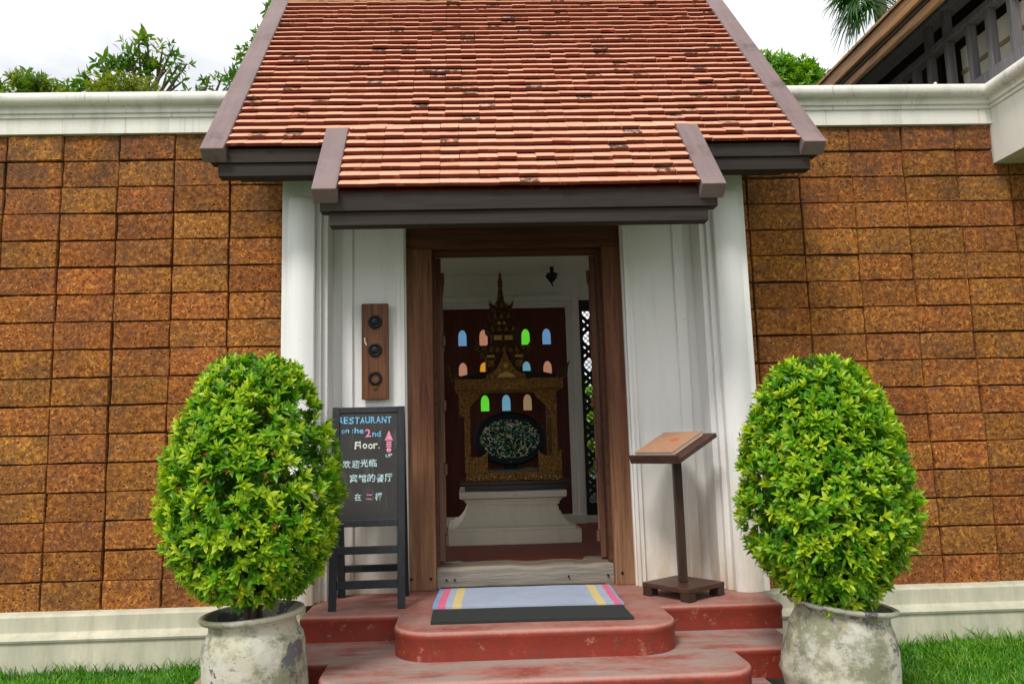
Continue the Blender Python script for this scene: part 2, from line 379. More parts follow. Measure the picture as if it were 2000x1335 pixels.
M['mat_black'] = plain('black_coir', (.022, .025, .023), .95, var=.6, scale=180)
M['iron'] = plain('dark_iron', (.016, .015, .017), .5, metal=.6)
M['gilt'] = None
t = NT('gilded_carving'); vv = t.voro(75); nn = t.noise(60, 5, .75)
k = t.mix(t.ramp(nn, [(.40, 0.), (.62, 1.)]), (.13, .050, .014), (.62, .31, .070)); k = t.mix(t.ramp(vv, [(.12, 1.), (.40, 0.)]), k, (.85, .50, .12))
M['gilt'] = t.out(k, .45, t.bump(t.math('ADD', vv, nn), 1., .015), metal=.0, spec=.6)
t = NT('bright_gilt'); k = t.mix(t.noise(50, 4, .7), (.62, .33, .03), (.90, .56, .08)); M['gold'] = t.out(k, .4, t.bump(t.noise(60, 4), .6, .01), metal=.0)
t = NT('dark_gilt'); k = t.mix(t.ramp(t.noise(70, 5, .75), [(.50, 0.), (.68, 1.)]), (.055, .022, .010), (.46, .24, .055)); M['dark_gilt'] = t.out(k, .5, t.bump(t.noise(55, 5, .7), 1., .015), metal=.3)
M['dark_lacquer'] = plain('dark_lacquer', (.020, .012, .010), .35)
M['blue_black'] = plain('blue_black_rim', (.008, .014, .020), .6, spec=.15)
t = NT('mirror_mosaic'); a = t.attr('tone')
k = t.ramp(a, [(0., (.06, .16, .12)), (.18, (.10, .55, .32)), (.34, (.95, .95, .95)), (.56, (.10, .26, .26)), (.64, (.95, .72, .30)), (.74, (.97, .97, .93)), (.90, (.10, .40, .18)), (1., (.9, .9, .95))], 'CONSTANT')
M['mosaic'] = t.out(k, .10, metal=1.0)
M['jewel'] = plain('mirror_bead', (.85, .85, .88), .12, metal=1.)
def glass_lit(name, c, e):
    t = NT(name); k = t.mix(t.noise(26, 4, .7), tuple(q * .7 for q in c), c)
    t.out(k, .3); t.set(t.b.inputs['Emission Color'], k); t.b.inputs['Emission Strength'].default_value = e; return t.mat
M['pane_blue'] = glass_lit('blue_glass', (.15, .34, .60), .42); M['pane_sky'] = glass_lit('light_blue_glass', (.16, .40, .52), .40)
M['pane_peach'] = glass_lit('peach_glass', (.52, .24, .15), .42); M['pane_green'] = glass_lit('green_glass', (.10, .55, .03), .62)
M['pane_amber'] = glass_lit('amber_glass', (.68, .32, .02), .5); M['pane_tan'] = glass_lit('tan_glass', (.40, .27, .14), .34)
M['lattice'] = plain('black_lattice', (.010, .010, .011), .5)
M['cream'] = plain('cream_panel', (.72, .68, .58), .8, var=.05); M['tan'] = plain('tan_strip', (.36, .25, .12), .8)
M['leather'] = plain('tan_menu_leather', (.40, .21, .12), .55, var=.2, scale=30); M['paper'] = plain('paper_edge', (.62, .62, .60), .8)
M['emblem'] = plain('orange_emblem', (.50, .14, .02), .6)
M['flower'] = plain('yellow_petal', (.85, .48, .02), .6); M['flower_red'] = plain('red_petal', (.75, .07, .05), .6)
M['white_metal'] = plain('white_metal', (.6, .62, .64), .5); M['zinc'] = plain('grey_zinc', (.16, .19, .22), .5)
M['scuff'] = plain('chipped_white', (.6, .58, .52), .9)

# ================================================================== SETTING (eye-relative: lawn at z = -GZ)
GR = -GZ
g = MB(); g.add([(-80,-60,GR-.03),(80,-60,GR-.03),(80,120,GR-.03),(-80,120,GR-.03)], [(0,1,2,3)])
tag(g.build('ground', M['lawn'], org=(0,0,GR-.03)), kind='structure')
# paved forecourt between the lawns, clay pavers one by one near the left pot
pv = MB(); pv.box(-1.56, 1.98, -7.0, -.10, GR-.09, GR-.028)
pave = tag(pv.build('pavement', M['slab'], org=(0,-3,GR-.09)), kind='structure')
pm_ = MB(); pm_.box(-.096,.096,-.046,.046,0,.032); paver_me = pm_.mesh('paver', M['paver'])
for i in range(3):
    for j in range(22):
        if i == 0 or j < 22:
            o = link('paver', paver_me, pave, (-1.44 + i * .2 + random.uniform(-.003,.003), -.16 - j * .099 + 3, .062 + random.uniform(-.003,.004)), (0,0,random.uniform(-.02,.02)))

# lawn grass
def grass_blades(n, xr, yr, hmin, hmax):
    x = rng.uniform(*xr, n); y = rng.uniform(*yr, n)
    cl = np.array([mnoise.noise((a * 3, b * 3, 0)) for a, b in zip(x, y)])
    h = rng.uniform(hmin, hmax, n) * (1 + .5 * cl); a = rng.uniform(0, 2*np.pi, n); w = rng.uniform(.0025, .0055, n)
    le = rng.uniform(.3, 1.1, n) * h; b = a + rng.uniform(-.8, .8, n) + np.pi/2
    dx, dy = np.cos(a) * w, np.sin(a) * w; lx, ly = np.cos(b) * le, np.sin(b) * le
    z = np.full(n, GR - .03)
    V = np.stack([np.stack([x - dx, y - dy, z], 1), np.stack([x + dx, y + dy, z], 1),
                  np.stack([x + dx*.7 + lx*.4, y + dy*.7 + ly*.4, z + h*.6], 1), np.stack([x - dx*.7 + lx*.4, y - dy*.7 + ly*.4, z + h*.6], 1),
                  np.stack([x + lx, y + ly, z + h], 1), np.stack([x + lx, y + ly, z + h], 1)], 1).reshape(-1, 3)
    k = np.arange(n)[:, None] * 6
    F = np.concatenate([k + np.array([[0,1,2,3]]), k + np.array([[3,2,4,5]])])
    tn = np.clip(rng.normal(.42, .22, n) + .25 * cl, 0, 1)
    return V, F, np.repeat(tn, 6)
parts = [grass_blades(26000, (-3.7,-1.55), (-1.1,-.085), .032, .060), grass_blades(30000, (1.85,4.3), (-1.3,-.085), .032, .060),
         grass_blades(500, (-3.7,-1.5), (-.14,-.09), .07, .13), grass_blades(400, (1.9,4.2), (-.14,-.09), .07, .12), grass_blades(9000, (-8,-1.6), (-4.5,-.1), .04, .08), grass_blades(9000, (2,8), (-4.5,-.1), .04, .08)]
off = 0; Vs = []; Fs = []; Ts = []
for V_, F_, T_ in parts: Vs.append(V_); Fs.append(F_ + off); Ts.append(T_); off += len(V_)
go = link('lawn_grass', fast_mesh('lawn_grass', np.concatenate(Vs), np.concatenate(Fs), M['grass'], np.concatenate(Ts)))
tag(go, 'short green grass of the lawn at the foot of the block wall', 'grass', kind='stuff')

# ------------------------------------------------------------------ laterite block walls
def block_mesh(w, h, d=.06):
    """a rough block: jittered outline, chamfered face"""
    pts = []
    def J(s=.006): return random.uniform(-s, s)
    hw, hh = w/2, h/2
    for (x, z) in ((-hw,-hh),(-hw*.35,-hh),(hw*.3,-hh),(hw,-hh),(hw,0),(hw,hh),(hw*.35,hh),(-hw*.3,hh),(-hw,hh),(-hw,0)):
        pts.append((x + J(.0035), z + J(.0035)))
    n = len(pts); c = random.uniform(.003, .006); fy = random.uniform(-.004, .004)
    v = [(x, d, z) for x, z in pts] + [(x, .010, z) for x, z in pts]
    v += [(x * (1 - c*2/w) , fy + J(.002), z * (1 - c*2/h)) for x, z in pts] + [(J(.05), fy - .003, J(.03))]
    f = []
    for i in range(n):
        j = (i+1) % n
        f += [(i, j, j+n, i+n), (i+n, j+n, j+2*n, i+2*n), (i+2*n, j+2*n, 3*n)]
    m = MB(); m.add(v, f); return m.mesh('brick', M['laterite'])
BW, BH = .3625, .1776
bricks = [block_mesh(BW - .0090, BH - .0070) for _ in range(10)]
CAPZ = [(.26,2.072),(-.030,2.072),(-.030,2.172),(-.042,2.177),(-.042,2.198),(-.056,2.203),(-.056,2.226),(-.068,2.240)]
CAPZ += [(-.070 - .046*math.sin(a), 2.286 - .046*math.cos(a)) for a in [math.radians(q) for q in range(0, 181, 15)]] + [(-.03,2.338),(.26,2.340)]
BASEZ = [(.26,-.936),(-.012,-.936),(-.052,-.946),(-.062,-.958),(-.062,-1.045),(-.072,-1.058),(-.104,-1.068),(-.112,-1.080),(-.106,-1.094),(-.094,-1.100),(-.094,GR-.06),(.26,GR-.06)]
def block_wall(label, x0, x1, cols, rough):
    w = thing('block_wall', label, 'wall', ((x0+x1)/2, .1, GR))
    MB().box(x0, x1, .028, .24, -.94, 2.075).build('core', M['joint'], w)
    MB().prism(CAPZ, x0, x1).build('coping', M['cap'], w, smooth=35)
    MB().prism(BASEZ, x0, x1).build('base_moulding', M['plinth'], w, smooth=25)
    for cx, cw in cols:
        for r_ in range(17):
            z = -.945 + (r_ + .5) * BH
            me = random.choice(bricks)
            o = link('brick', me, w, (cx - (x0+x1)/2 + random.uniform(-.003,.003), -.1 + random.uniform(-.006,.004), z - GR + random.uniform(-.002,.002)), (random.uniform(-.006,.006), random.uniform(-.004,.004), random.uniform(-.008,.008)))
            if abs(cw - BW) > .01: o.scale = ((cw - .009) / (BW - .009), 1, 1)
    return w
xs = [-1.16 - BW * (k + .5) for k in range(7)]
wl = block_wall('rust brown laterite block wall on the left side of the gateway', -4.6, -1.0, [(x, BW) for x in xs], 0)
xs = [1.895 + BW * (k + .5) for k in range(6)]
wr = block_wall('dark stained laterite block wall on the right, meeting the white balcony', 1.68, 5.2, [(x, BW) for x in xs] + [(1.80, .19)], 0)
MB().lathe([(.010,0),(.010,.05),(.007,.055)], (3.27, .02, 2.338), 10).build('peg', M['cap'], wr)

# ------------------------------------------------------------------ gatehouse
G = thing('gatehouse', 'white plastered gateway with orange clay tiled roof and wooden doorway', 'gateway', (.315, 0, GR))
CX = .315
def mir(x): return 2 * CX - x
for sgn in (-1, 1):
    X = (lambda x: x) if sgn < 0 else mir
    def B(m, a, b, *r):
        a, b = X(a), X(b); return m.box(min(a,b), max(a,b), *r)
    body = MB(); B(body, -1.086, -.890, -.400, 1.6, -.875, 1.62)
    body.build('pilaster', M['stucco'], G, bevel=.006)
    # softly rounded face with a rounded head
    fc = MB(); prof = []
    x0, x1 = X(-1.048), X(-.896)
    rings = []
    for z, k in ((-.872,1),(.4,1),(1.40,1),(1.455,.96),(1.485,.86),(1.50,.6)):
        ring = []
        for q in range(9):
            u = q / 8; ring.append((x0 + (x1 - x0) * (.5 + (u - .5) * (1 if z < 1.44 else .5 + .5*k)), -.399 - .030 * k * math.sin(math.pi * (.06 + .88*u)), z))
        ring += [(x1, -.39, z), (x0, -.39, z)]
        rings.append(ring)
    fc.loft(rings); fc.build('pilaster_face', M['stucco'], G, smooth=50)
    for (a, b, yf) in ((-.892,-.862,-.345), (-.8625,-.830,-.305)):
        m = MB(); B(m, a, b, yf, .06, -.873, 1.56); m.build('rib', M['stucco'], G, bevel=.004)
    m = MB(); B(m, -.832, -.372, -.118, .13, -.873, 1.75); m.build('side_panel', M['stucco'], G)
    m = MB(); B(m, -.772, -.705, -.142, -.10, -.8725, 1.60); m.build('rib', M['stucco'], G, bevel=.005)
    for (a, b, yf) in ((-.432,-.402,-.138), (-.4025,-.381,-.152)):
        m = MB(); B(m, a, b, yf, -.10, -.8725, 1.55); m.build('rib', M['stucco'], G, bevel=.004)
MB().box(-.83, 1.46, -.10, .12, 1.46, 2.2).build('upper_wall', M['stucco'], G)
# door frame
FX0, FX1, IX0, IX1 = -.383, 1.047, -.208, .883
MB().box(FX0, IX0, -.09, .10, -.872, 1.2475).build('jamb', M['frame_wood'], G, bevel=.006)
MB().box(IX1, FX1, -.09, .10, -.872, 1.2475).build('jamb', M['frame_wood'], G, bevel=.006)
MB().box(FX0, FX1, -.092, .10, 1.248, 1.56).build('lintel', M['lintel_wood'], G, bevel=.006)
for x0, x1 in ((IX0-.002, IX0+.020), (IX1-.020, IX1+.002)):
    MB().box(x0, x1, -.03, .06, -.74, 1.2465).build('door_stop', M['lintel_wood'], G, bevel=.004)
MB().box(IX0+.018, IX1-.018, -.03, .06, 1.222, 1.2470).build('door_stop', M['lintel_wood'], G, bevel=.004)
for x0 in (FX0+.012, IX0-.045, IX1+.03, FX1-.03):
    MB().tube([(x0+.012, -.094, -.80), (x0+.012, -.06, -.80)], .009, 8).build('peg_hole', M['iron'], G)
sl = MB(); rings = []
for k in range(13):
    x = IX0+.002 + (IX1-IX0-.004) * k / 12; j = random.uniform(-.004,.004); top = -.745 + random.uniform(-.006,.006)
    rings.append([(x,-.055+j,-.869),(x,.17,-.869),(x,.17,top),(x,-.035+j,top),(x,-.053+j,top-.018)])
sl.loft(rings); sill = sl.build('sill', M['sill_wood'], G, smooth=30)
for x in (IX0+.06, IX0+.11, .60, IX1-.04):
    MB().tube([(x,-.066,-.815),(x,-.03,-.815)], random.uniform(.006,.010), 8).build('peg_hole', M['iron'], sill)
for x0, x1 in ((IX0+.01, IX0+.16), (IX1-.16, IX1-.01)):
    MB().prism([(x0,.172),(x1,.172),(x1-.03*(1 if x0<.3 else 0),.26),(x0+.03*(0 if x0<.3 else 1),.26)], -.79, -.742, 'Z').build('pivot_block', M['sill_wood'], G, bevel=.006)
# two door leaves standing open into the room, batten ends showing
for sgn in (-1, 1):
    xa, xb = (IX0+.012, IX0+.050) if sgn < 0 else (IX1-.050, IX1-.012)
    xi = xb if sgn < 0 else xa; si = -sgn
    DR = Matrix.Translation((xi, .115, 0)) @ Matrix.Rotation(math.radians(3 if sgn < 0 else -13), 4, 'Z') @ Matrix.Translation((-xi, -.115, 0))
    d = MB().box(xa, xb, .115, .66, -.735, 1.235, DR).build('door', M['leaf_wood'], G, bevel=.004)
    for z in (1.10, .68, .255, -.155, -.60):
        x2 = xi + si * .022; MB().box(min(xi,x2), max(xi,x2), .110, .655, z-.035, z+.035, DR).build('batten', M['leaf_wood'], d, bevel=.005)
    x2 = xi + si*.010
    for za, zb in ((.72,1.06),(.295,.64),(-.115,.215),(-.56,-.195)):
        MB().box(min(xi,x2), max(xi,x2), .118, .16, za, zb, DR).build('stile', M['frame_wood'], d, bevel=.003)

# ---------------- roofs
A = math.radians(50.2); CA, SA = math.cos(A), math.sin(A)
RY0, RZ0 = -.715, 1.636
def RP(u, s, n): return Vector((u, RY0 + s*CA - n*SA, RZ0 + s*SA + n*CA))
RM = Matrix(((1,0,0),(0,CA,-SA),(0,SA,CA)))
def rbox(m, u0,u1,s0,s1,n0,n1):
    v = [RP(*p) for p in ((u0,s0,n0),(u1,s0,n0),(u1,s1,n0),(u0,s1,n0),(u0,s0,n1),(u1,s0,n1),(u1,s1,n1),(u0,s1,n1))]
    return m.add(v, [(0,3,2,1),(4,5,6,7),(0,1,5,4),(1,2,6,5),(2,3,7,6),(3,0,4,7)])
RL = 2.305; U0, U1 = -1.312, 1.930
main = rbox(MB(), U0-.10, U1+.10, .0, RL, -.05, -.002).build('main_roof', M['soffit_wood'], G)
PS0, PS1, PU0, PU1 = -.480, .14, -.640, 1.232; PN = .020
porch = rbox(MB(), PU0-.08, PU1+.08, PS0+.01, .02, PN-.045, PN-.002).build('porch_roof', M['soffit_wood'], G)
ES, TL, TT, N0 = .0853, .162, .024, .055
th = math.asin(N0 / TL)
def tile_arrays(w, ed, sk):
    """one flat clay tile in its own frame: x across, y up the slope, z out; blunt eroded lower edge"""
    hw = w/2
    pr = [(0,.002+ed),(-.001,TT-.005),(.005,TT),(TL,TT),(TL,0),(.006,0)]
    vv = [(-hw, y + sk*.5*(y < .02), z) for y, z in pr] + [(hw, y - sk*.5*(y < .02), z) for y, z in pr]
    n = len(pr); f = [tuple(range(n))[::-1], tuple(range(n, 2*n))]
    for i in range(n): j = (i+1) % n; f.append((i, j, j+n, i+n))
    return vv, f
tvar = []
for k in range(8):
    vv, f = tile_arrays(.1011 - random.uniform(0,.0006), random.uniform(0,.003), random.uniform(-.005,.005))
    m = MB()
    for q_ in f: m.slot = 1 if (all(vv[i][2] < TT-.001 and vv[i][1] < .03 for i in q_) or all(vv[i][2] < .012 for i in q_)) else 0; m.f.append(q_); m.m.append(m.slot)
    m.v = vv; tvar.append(m)
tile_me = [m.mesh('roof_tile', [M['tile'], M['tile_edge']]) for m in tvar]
ET = Matrix.Rotation(-th, 3, 'X')
def tile_pose(u, s, n):
    R = RM @ ET @ Matrix.Rotation(random.gauss(0,.004), 3, 'Z') @ Matrix.Rotation(random.gauss(0,.006), 3, 'Y') @ Matrix.Rotation(random.gauss(0,.007), 3, 'X')
    return RP(u, s + random.gauss(0,.0019), n + N0 - 0 + abs(random.gauss(0,.002))), R
wav = lambda u, r: .0035 * mnoise.noise((u*1.3, r*.35, 3.1)) 
stuffV = []; stuffF = []; stuffT = []; stuffM = []; nb = 0; nt = 0
def put_tile(u, s, n, parent, indiv):
    global nb, nt
    P_, R = tile_pose(u, s, n)
    if indiv:
        o = link('roof_tile', random.choice(tile_me), parent, P_ - wloc(parent)); o.rotation_mode = 'QUATERNION'; o.rotation_quaternion = R.to_quaternion(); o.scale.x = (pw if parent is porch else mw) / .1013; nt += 1
    else:
        m = random.choice(tvar)
        for p in m.v: stuffV.append(P_ + R @ Vector(p))
        for f in m.f: stuffF.append(tuple(nb + i for i in f))
        stuffM.extend(m.m)
        stuffT.extend([random.random()] * len(m.v)); nb += len(m.v)
NT_ = 18; pw = (PU1 - PU0) / NT_
MC = 32; mw = (U1 - U0) / MC
for r_ in range(8):
    for c in range(NT_):
        put_tile(PU0 + (c+.5)*pw + random.gauss(0,.0012), PS0 + .004 + r_*ES + wav(c*.1, r_), PN, porch, r_ < 7)
MC = 32; mw = (U1 - U0) / MC
for r_ in range(27):
    for c in range(MC):
        u = U0 + (c+.5)*mw
        if r_ == 0 and PU0+.05 < u < PU1-.05: continue
        put_tile(u + random.gauss(0,.0012), .004 + r_*ES + wav(u, r_+20), 0, main, (nt < 300 and r_ < 6))
me = bpy.data.meshes.new('upper_roof_tiles'); org = wloc(main)
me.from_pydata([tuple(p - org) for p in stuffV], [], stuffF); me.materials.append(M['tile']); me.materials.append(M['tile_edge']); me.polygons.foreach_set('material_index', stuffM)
a_ = me.attributes.new('tone', 'FLOAT', 'POINT'); a_.data.foreach_set('value', stuffT)
tag(link('upper_roof_tiles', me, main, (0,0,0)), kind='stuff')
# under-tiles at the eaves, bargeboards, ridge, fascias
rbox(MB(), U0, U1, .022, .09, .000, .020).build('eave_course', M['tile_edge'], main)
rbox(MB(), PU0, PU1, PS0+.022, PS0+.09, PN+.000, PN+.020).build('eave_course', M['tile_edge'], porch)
for a, b in ((U0-.135, U0-.004), (U1+.004, U1+.135)):
    rbox(MB(), a, b, -.045, RL+.03, -.012, .078).build('bargeboard', M['barge'], G, bevel=.005)
for a, b in ((PU0-.130, PU0-.004), (PU1+.004, PU1+.130)):
    rbox(MB(), a, b, PS0-.035, PS1, PN-.012, PN+.078).build('bargeboard', M['barge'], G, bevel=.005)
yr = RY0 + RL*CA; zr = RZ0 + RL*SA
rt = MB(); n_ = 10
rt.prism([(.085*math.cos(math.pi*q/n_), .085*math.sin(math.pi*q/n_)) for q in range(n_+1)], -.148, .148)
rt.prism([(.097*math.cos(math.pi*q/n_), .097*math.sin(math.pi*q/n_)) for q in range(n_+1)], .118, .150)
rme = rt.mesh('ridge_tile', M['ridge'], smooth=40)
for k in range(12):
    link('ridge_tile', rme, main, Vector((U0+.11 + k*.2745, yr, zr+.012)) - wloc(main), (0, random.uniform(-.01,.01), 0))
back = MB(); back.prism([(yr, zr-.05),(yr, zr+.01),(yr+1.35, zr+.01-1.35*SA/CA),(yr+1.35, zr-.05-1.35*SA/CA)], U0-.1, U1+.1); back.build('back_roof', M['tile'], G)
for x in (-1.02, mir(-1.02)):
    MB().prism([(-.42,1.61),(1.75,1.61),(yr, zr-.12)], x-.02, x+.02).build('gable', M['soffit_wood'], G)
MB().box(U0-.095, U1+.105, -.735, -.665, 1.592, 1.672).build('fascia', M['fascia_wood'], G, bevel=.002)
MB().box(U0-.055, U1+.065, -.722, -.645, 1.518, 1.5915).build('eave_beam', M['fascia_wood'], G, bevel=.002)
MB().box(U0-.02, U1+.03, -.66, -.39, 1.60, 1.625).build('soffit', M['soffit_wood'], G)
MB().box(PU0-.098, PU1+.100, -1.050, -.975, 1.206, 1.303).build('fascia', M['fascia_wood'], G, bevel=.002)
MB().box(PU0-.052, PU1+.052, -1.033, -.955, 1.134, 1.2055).build('eave_beam', M['fascia_wood'], G, bevel=.002)

# ---------------- room behind the door
tag(MB().box(-1.6, 2.25, .10, 2.8, -.87, -.79).build('room_floor', M['red_floor']), kind='structure')
BY = 2.8; WZ0, WZ1 = -.79, 1.716
bw = MB(); 
bw.box(-1.6, -1.05, BY, BY+.15, WZ0, WZ1); bw.box(-1.05, -.278, BY, BY+.15, 1.44, WZ1); bw.box(-1.05, -.278, BY, BY+.15, WZ0, -.70)
bw.box(-.278, 1.160, BY+.02, BY+.15, WZ0, WZ1); bw.box(-.278, 1.160, BY, BY+.0199, 1.478, WZ1)
bw.box(1.160, 1.95, BY, BY+.15, 1.437, WZ1); bw.box(1.160, 1.95, BY, BY+.15, WZ0, -.72); bw.box(1.95, 2.25, BY, BY+.15, WZ0, WZ1)
bw.build('back_wall', M['inner_wall'], G)
for x in (-1.75, 2.25):
    for y in (.26, 1.45, BY): MB().box(x, x+.15, y, y+.15, WZ0-.06, WZ1).build('room_post', M['inner_wall'], G)  # unseen side walls left open, posts put instead, to brighten the room
MB().box(-1.75, 2.40, .13, BY+.15, WZ1+.0, WZ1+.09).build('ceiling', M['inner_wall'], G)
# white moulded frame round the red screen
pf = MB(); 
for d0, d1, yf in ((0,.055,BY-.055),(.0551,.090,BY-.035),(.0901,.118,BY-.022)):
    xa, xb, zt = -.278+d0*.42, 1.134-d0, 1.4775-d0
    wl_ = (d1-d0)*.42; w_ = d1-d0
    pf.box(xa, xa+wl_, yf, BY+.019, -.74, zt); pf.box(xb-w_, xb, yf, BY+.019, -.74, zt); pf.box(xa+wl_, xb-w_, yf, BY+.019, zt-w_, zt)
pf.build('screen_frame', M['inner_frame'], G, bevel=.004)
MB().box(-.30, 1.15, BY-.07, BY+.018, -.79, -.70).build('screen_base', M['inner_wall'], G, bevel=.004)
scr = MB().box(-.2275, 1.0155, BY-.012, BY+.0185, -.70, 1.3595).build('screen_panel', M['panel_wood'], G)
def arch(w, h, y0, y1):
    pts = [(-w/2,0),(w/2,0),(w/2,h*.55)] + [(w/2*math.cos(a)*1.0, h*.55 + h*.45*math.sin(a)) for a in [math.radians(q) for q in (15,30,45,60,75)]]
    pts += [(0,h)] + [(-x, z) for x, z in pts[:2:-1]] + [(-w/2,h*.55)]
    m = MB(); m.prism(pts, y0, y1, 'Y'); return m
pane_cols = [['pane_blue','pane_peach','pane_tan','pane_green','pane_blue'], ['pane_peach','pane_amber','pane_green','pane_sky','pane_peach'],
             ['pane_sky','pane_green','pane_sky','pane_tan','pane_green'], ['pane_green','pane_tan','pane_peach','pane_green','pane_amber']]
pmesh = {c: arch(.082, .158, -.006, .006).mesh('pane', M[c]) for c in ('pane_blue','pane_sky','pane_peach','pane_green','pane_amber','pane_tan')}
for r_, z in enumerate((.985, .655, .325, -.005)):
    for c in range(5):
        if (r_ == 2 and c in (0, 4)) or (r_ == 3 and c != 3): continue
        link('pane', pmesh[pane_cols[r_][c]], scr, Vector((-.036 + c*.2128, BY-.016, z)) - wloc(scr))
# lattice window right of the screen; unseen left one added to let in light
def lattice(x0, x1):
    fr = MB()
    fr.box(x0, x0+.03, BY+.02, BY+.09, -.72, 1.437); fr.box(x1-.03, x1, BY+.02, BY+.09, -.72, 1.437); fr.box(x0+.03, x1-.03, BY+.02, BY+.09, 1.33, 1.437); fr.box(x0+.03, x1-.03, BY+.02, BY+.09, -.72, -.60)
    o = fr.build('lattice_window', M['lattice'], G)
    s = MB(); P_ = .27; cx = x0 + .086; zc = 1.045
    lo, hi = x0+.03, x1-.03; zl, zh = -.60, 1.33
    def strip(c, sg, hw, y0, y1):
        # strip along direction (1, sg) through (cx, zc + c), clipped to the opening
        a = lo; b = hi
        za, zb = zc + c + sg*(a-cx), zc + c + sg*(b-cx)
        def xz(z): return cx + (z - zc - c) / sg
        if sg > 0:
            if zb < zl or za > zh: return
            if za < zl: a = xz(zl)
            if zb > zh: b = xz(zh)
        else:
            if za < zl or zb > zh: return
            if za > zh: a = xz(zh)
            if zb < zl: b = xz(zl)
        za, zb = zc + c + sg*(a-cx), zc + c + sg*(b-cx); d = hw*1.414
        s.prism([(a,za-d),(b,zb-d),(b,zb+d),(a,za+d)], y0, y1, 'Y')
    for k in range(-9, 10):
        for sg in (1, -1):
            yo = BY+.045 + (.012 if sg > 0 else 0)
            c = P_*(k+.5)
            strip(c - .036, sg, .0175, yo, yo+.0115); strip(c + .036, sg, .0175, yo, yo+.0115)
            strip(P_*k - .026, sg, .0035, yo, yo+.0115); strip(P_*k + .026, sg, .0035, yo, yo+.0115)
    tag(s.build('lattice_strips', M['lattice'], o), kind='stuff')
lattice(1.163, 1.95); lattice(-1.05, -.280)

# ------------------------------------------------------------------ entrance steps
S = thing('entrance_steps', 'red cement entrance steps with two rounded bulging treads below the doorway', 'steps', (.31, -.7, GR))
def outline(x0, x1, ys, bx0, bx1, yb, r, yback=.10, n=8):
    """plan: straight front at ys from x0 to x1, with a round-cornered bulge bx0..bx1 out to yb"""
    p = [(x0, yback), (x0, ys), (bx0, ys)]
    for k in range(n+1):
        a = math.pi + (math.pi/2) * k / n; p.append((bx0 + r + r*math.cos(a), yb + r + r*math.sin(a)))
    for k in range(n+1):
        a = 1.5*math.pi + (math.pi/2) * k / n; p.append((bx1 - r + r*math.cos(a), yb + r + r*math.sin(a)))
    p += [(bx1, ys), (x1, ys), (x1, yback)]
    return p
def step(pts, z0, z1, name, mat, nose=.005):
    """riser set back a little under a rounded nosing"""
    m = MB(); n = len(pts); c = Vector((.31, 0))
    def off(d):
        out = []
        for i in range(n):
            p = Vector(pts[i]); a = Vector(pts[i-1]); b = Vector(pts[(i+1) % n])
            t1 = (p-a); t2 = (b-p); t1 = t1.normalized() if t1.length > 1e-6 else t2.normalized(); t2 = t2.normalized() if t2.length > 1e-6 else t1
            nn = Vector((t1.y, -t1.x)) + Vector((t2.y, -t2.x)); nn.normalize(); k = 1 / max(.5, math.sqrt((1 + t1.dot(t2)) / 2))
            out.append(p + nn * d * -1 * -1 * k)
        return out
    rings = []
    for d, z in ((-nose, z0), (-nose, z0+.03), (-nose, z1-.045), (-.002, z1-.036), (0, z1-.024), (-.003, z1-.014), (-.010, z1-.005), (-.020, z1-.001), (-.030, z1)):
        rings.append([(q.x, q.y, z + .0025*mnoise.noise((q.x*4, q.y*4, z))) for q in off(d)])
    m.loft(rings); return m.build(name, mat, S, smooth=50)
o1 = outline(-.90, 1.66, -.700, -.385, 1.012, -1.135, .20)
o2 = outline(-.93, 1.62, -1.055, -.690, 1.262, -1.445, .17)
o3 = outline(-.70, 1.42, -1.32, -.66, 1.38, -1.80, .15)
step(o1, -1.008, -.872, 'landing', M['step_top'])
step(o2, -1.152, -1.006, 'step', M['step'])
step(o3, GR-.02, -1.150, 'step', M['step'])

# ================================================================== THINGS
# ---------------- mat and rug
Rz = Matrix.Rotation(math.radians(-1.6), 4, 'Z')
def grid_sheet(x0, x1, y0, y1, z, th_, xs_slots, mats, name, label, cat, M4, wave=.002, ny=8):
    m = MB(); xs = [x0]
    for xe, sl in xs_slots:
        k = max(1, int((xe - xs[-1]) / .08)); a = xs[-1]
        xs += [a + (xe-a)*q/k for q in range(1, k+1)]
    def slot(x):
        for xe, sl in xs_slots:
            if x < xe: return sl
        return 0
    ys = [y0 + (y1-y0)*k/ny for k in range(ny+1)]; nx = len(xs)
    v = []; 
    for zz in (0, 1):
        for y in ys:
            for x in xs: v.append((x + .004*math.sin(y*9), y + .004*math.sin(x*7+1), z + (th_ + wave*(1+mnoise.noise((x*6,y*6,1))) if zz else 0)))
    def I(i, j, t): return t*nx*(ny+1) + j*nx + i
    for j in range(ny):
        for i in range(nx-1):
            m.slot = slot((xs[i]+xs[i+1])/2)
            b = len(m.v)
            m.f.append((I(i,j,1),I(i+1,j,1),I(i+1,j+1,1),I(i,j+1,1))); m.m.append(m.slot)
            m.f.append((I(i,j,0),I(i,j+1,0),I(i+1,j+1,0),I(i+1,j,0))); m.m.append(m.slot)
    for i in range(nx-1):
        for j in (0, ny):
            m.f.append((I(i,j,0),I(i+1,j,0),I(i+1,j,1),I(i,j,1))); m.m.append(slot((xs[i]+xs[i+1])/2))
    for j in range(ny):
        for i in (0, nx-1):
            m.f.append((I(i,j,0),I(i,j+1,0),I(i,j+1,1),I(i,j,1))); m.m.append(slot(xs[min(i,nx-2)]+.001))
    m.v = [tuple(M4 @ Vector(p)) for p in v]
    o = m.build(name, mats, smooth=40); tag(o, label, cat); return o
MT = Matrix.Translation((.312, -.53, 0)) @ Rz
grid_sheet(-.505, .495, -.455, .475, -.871, .012, [(.495, 0)], [M['mat_black']], 'door_mat', 'black coir door mat in front of the wooden sill, under the striped rug', 'door mat', MT, .001)
RT = Matrix.Translation((.315, -.385, 0)) @ Rz
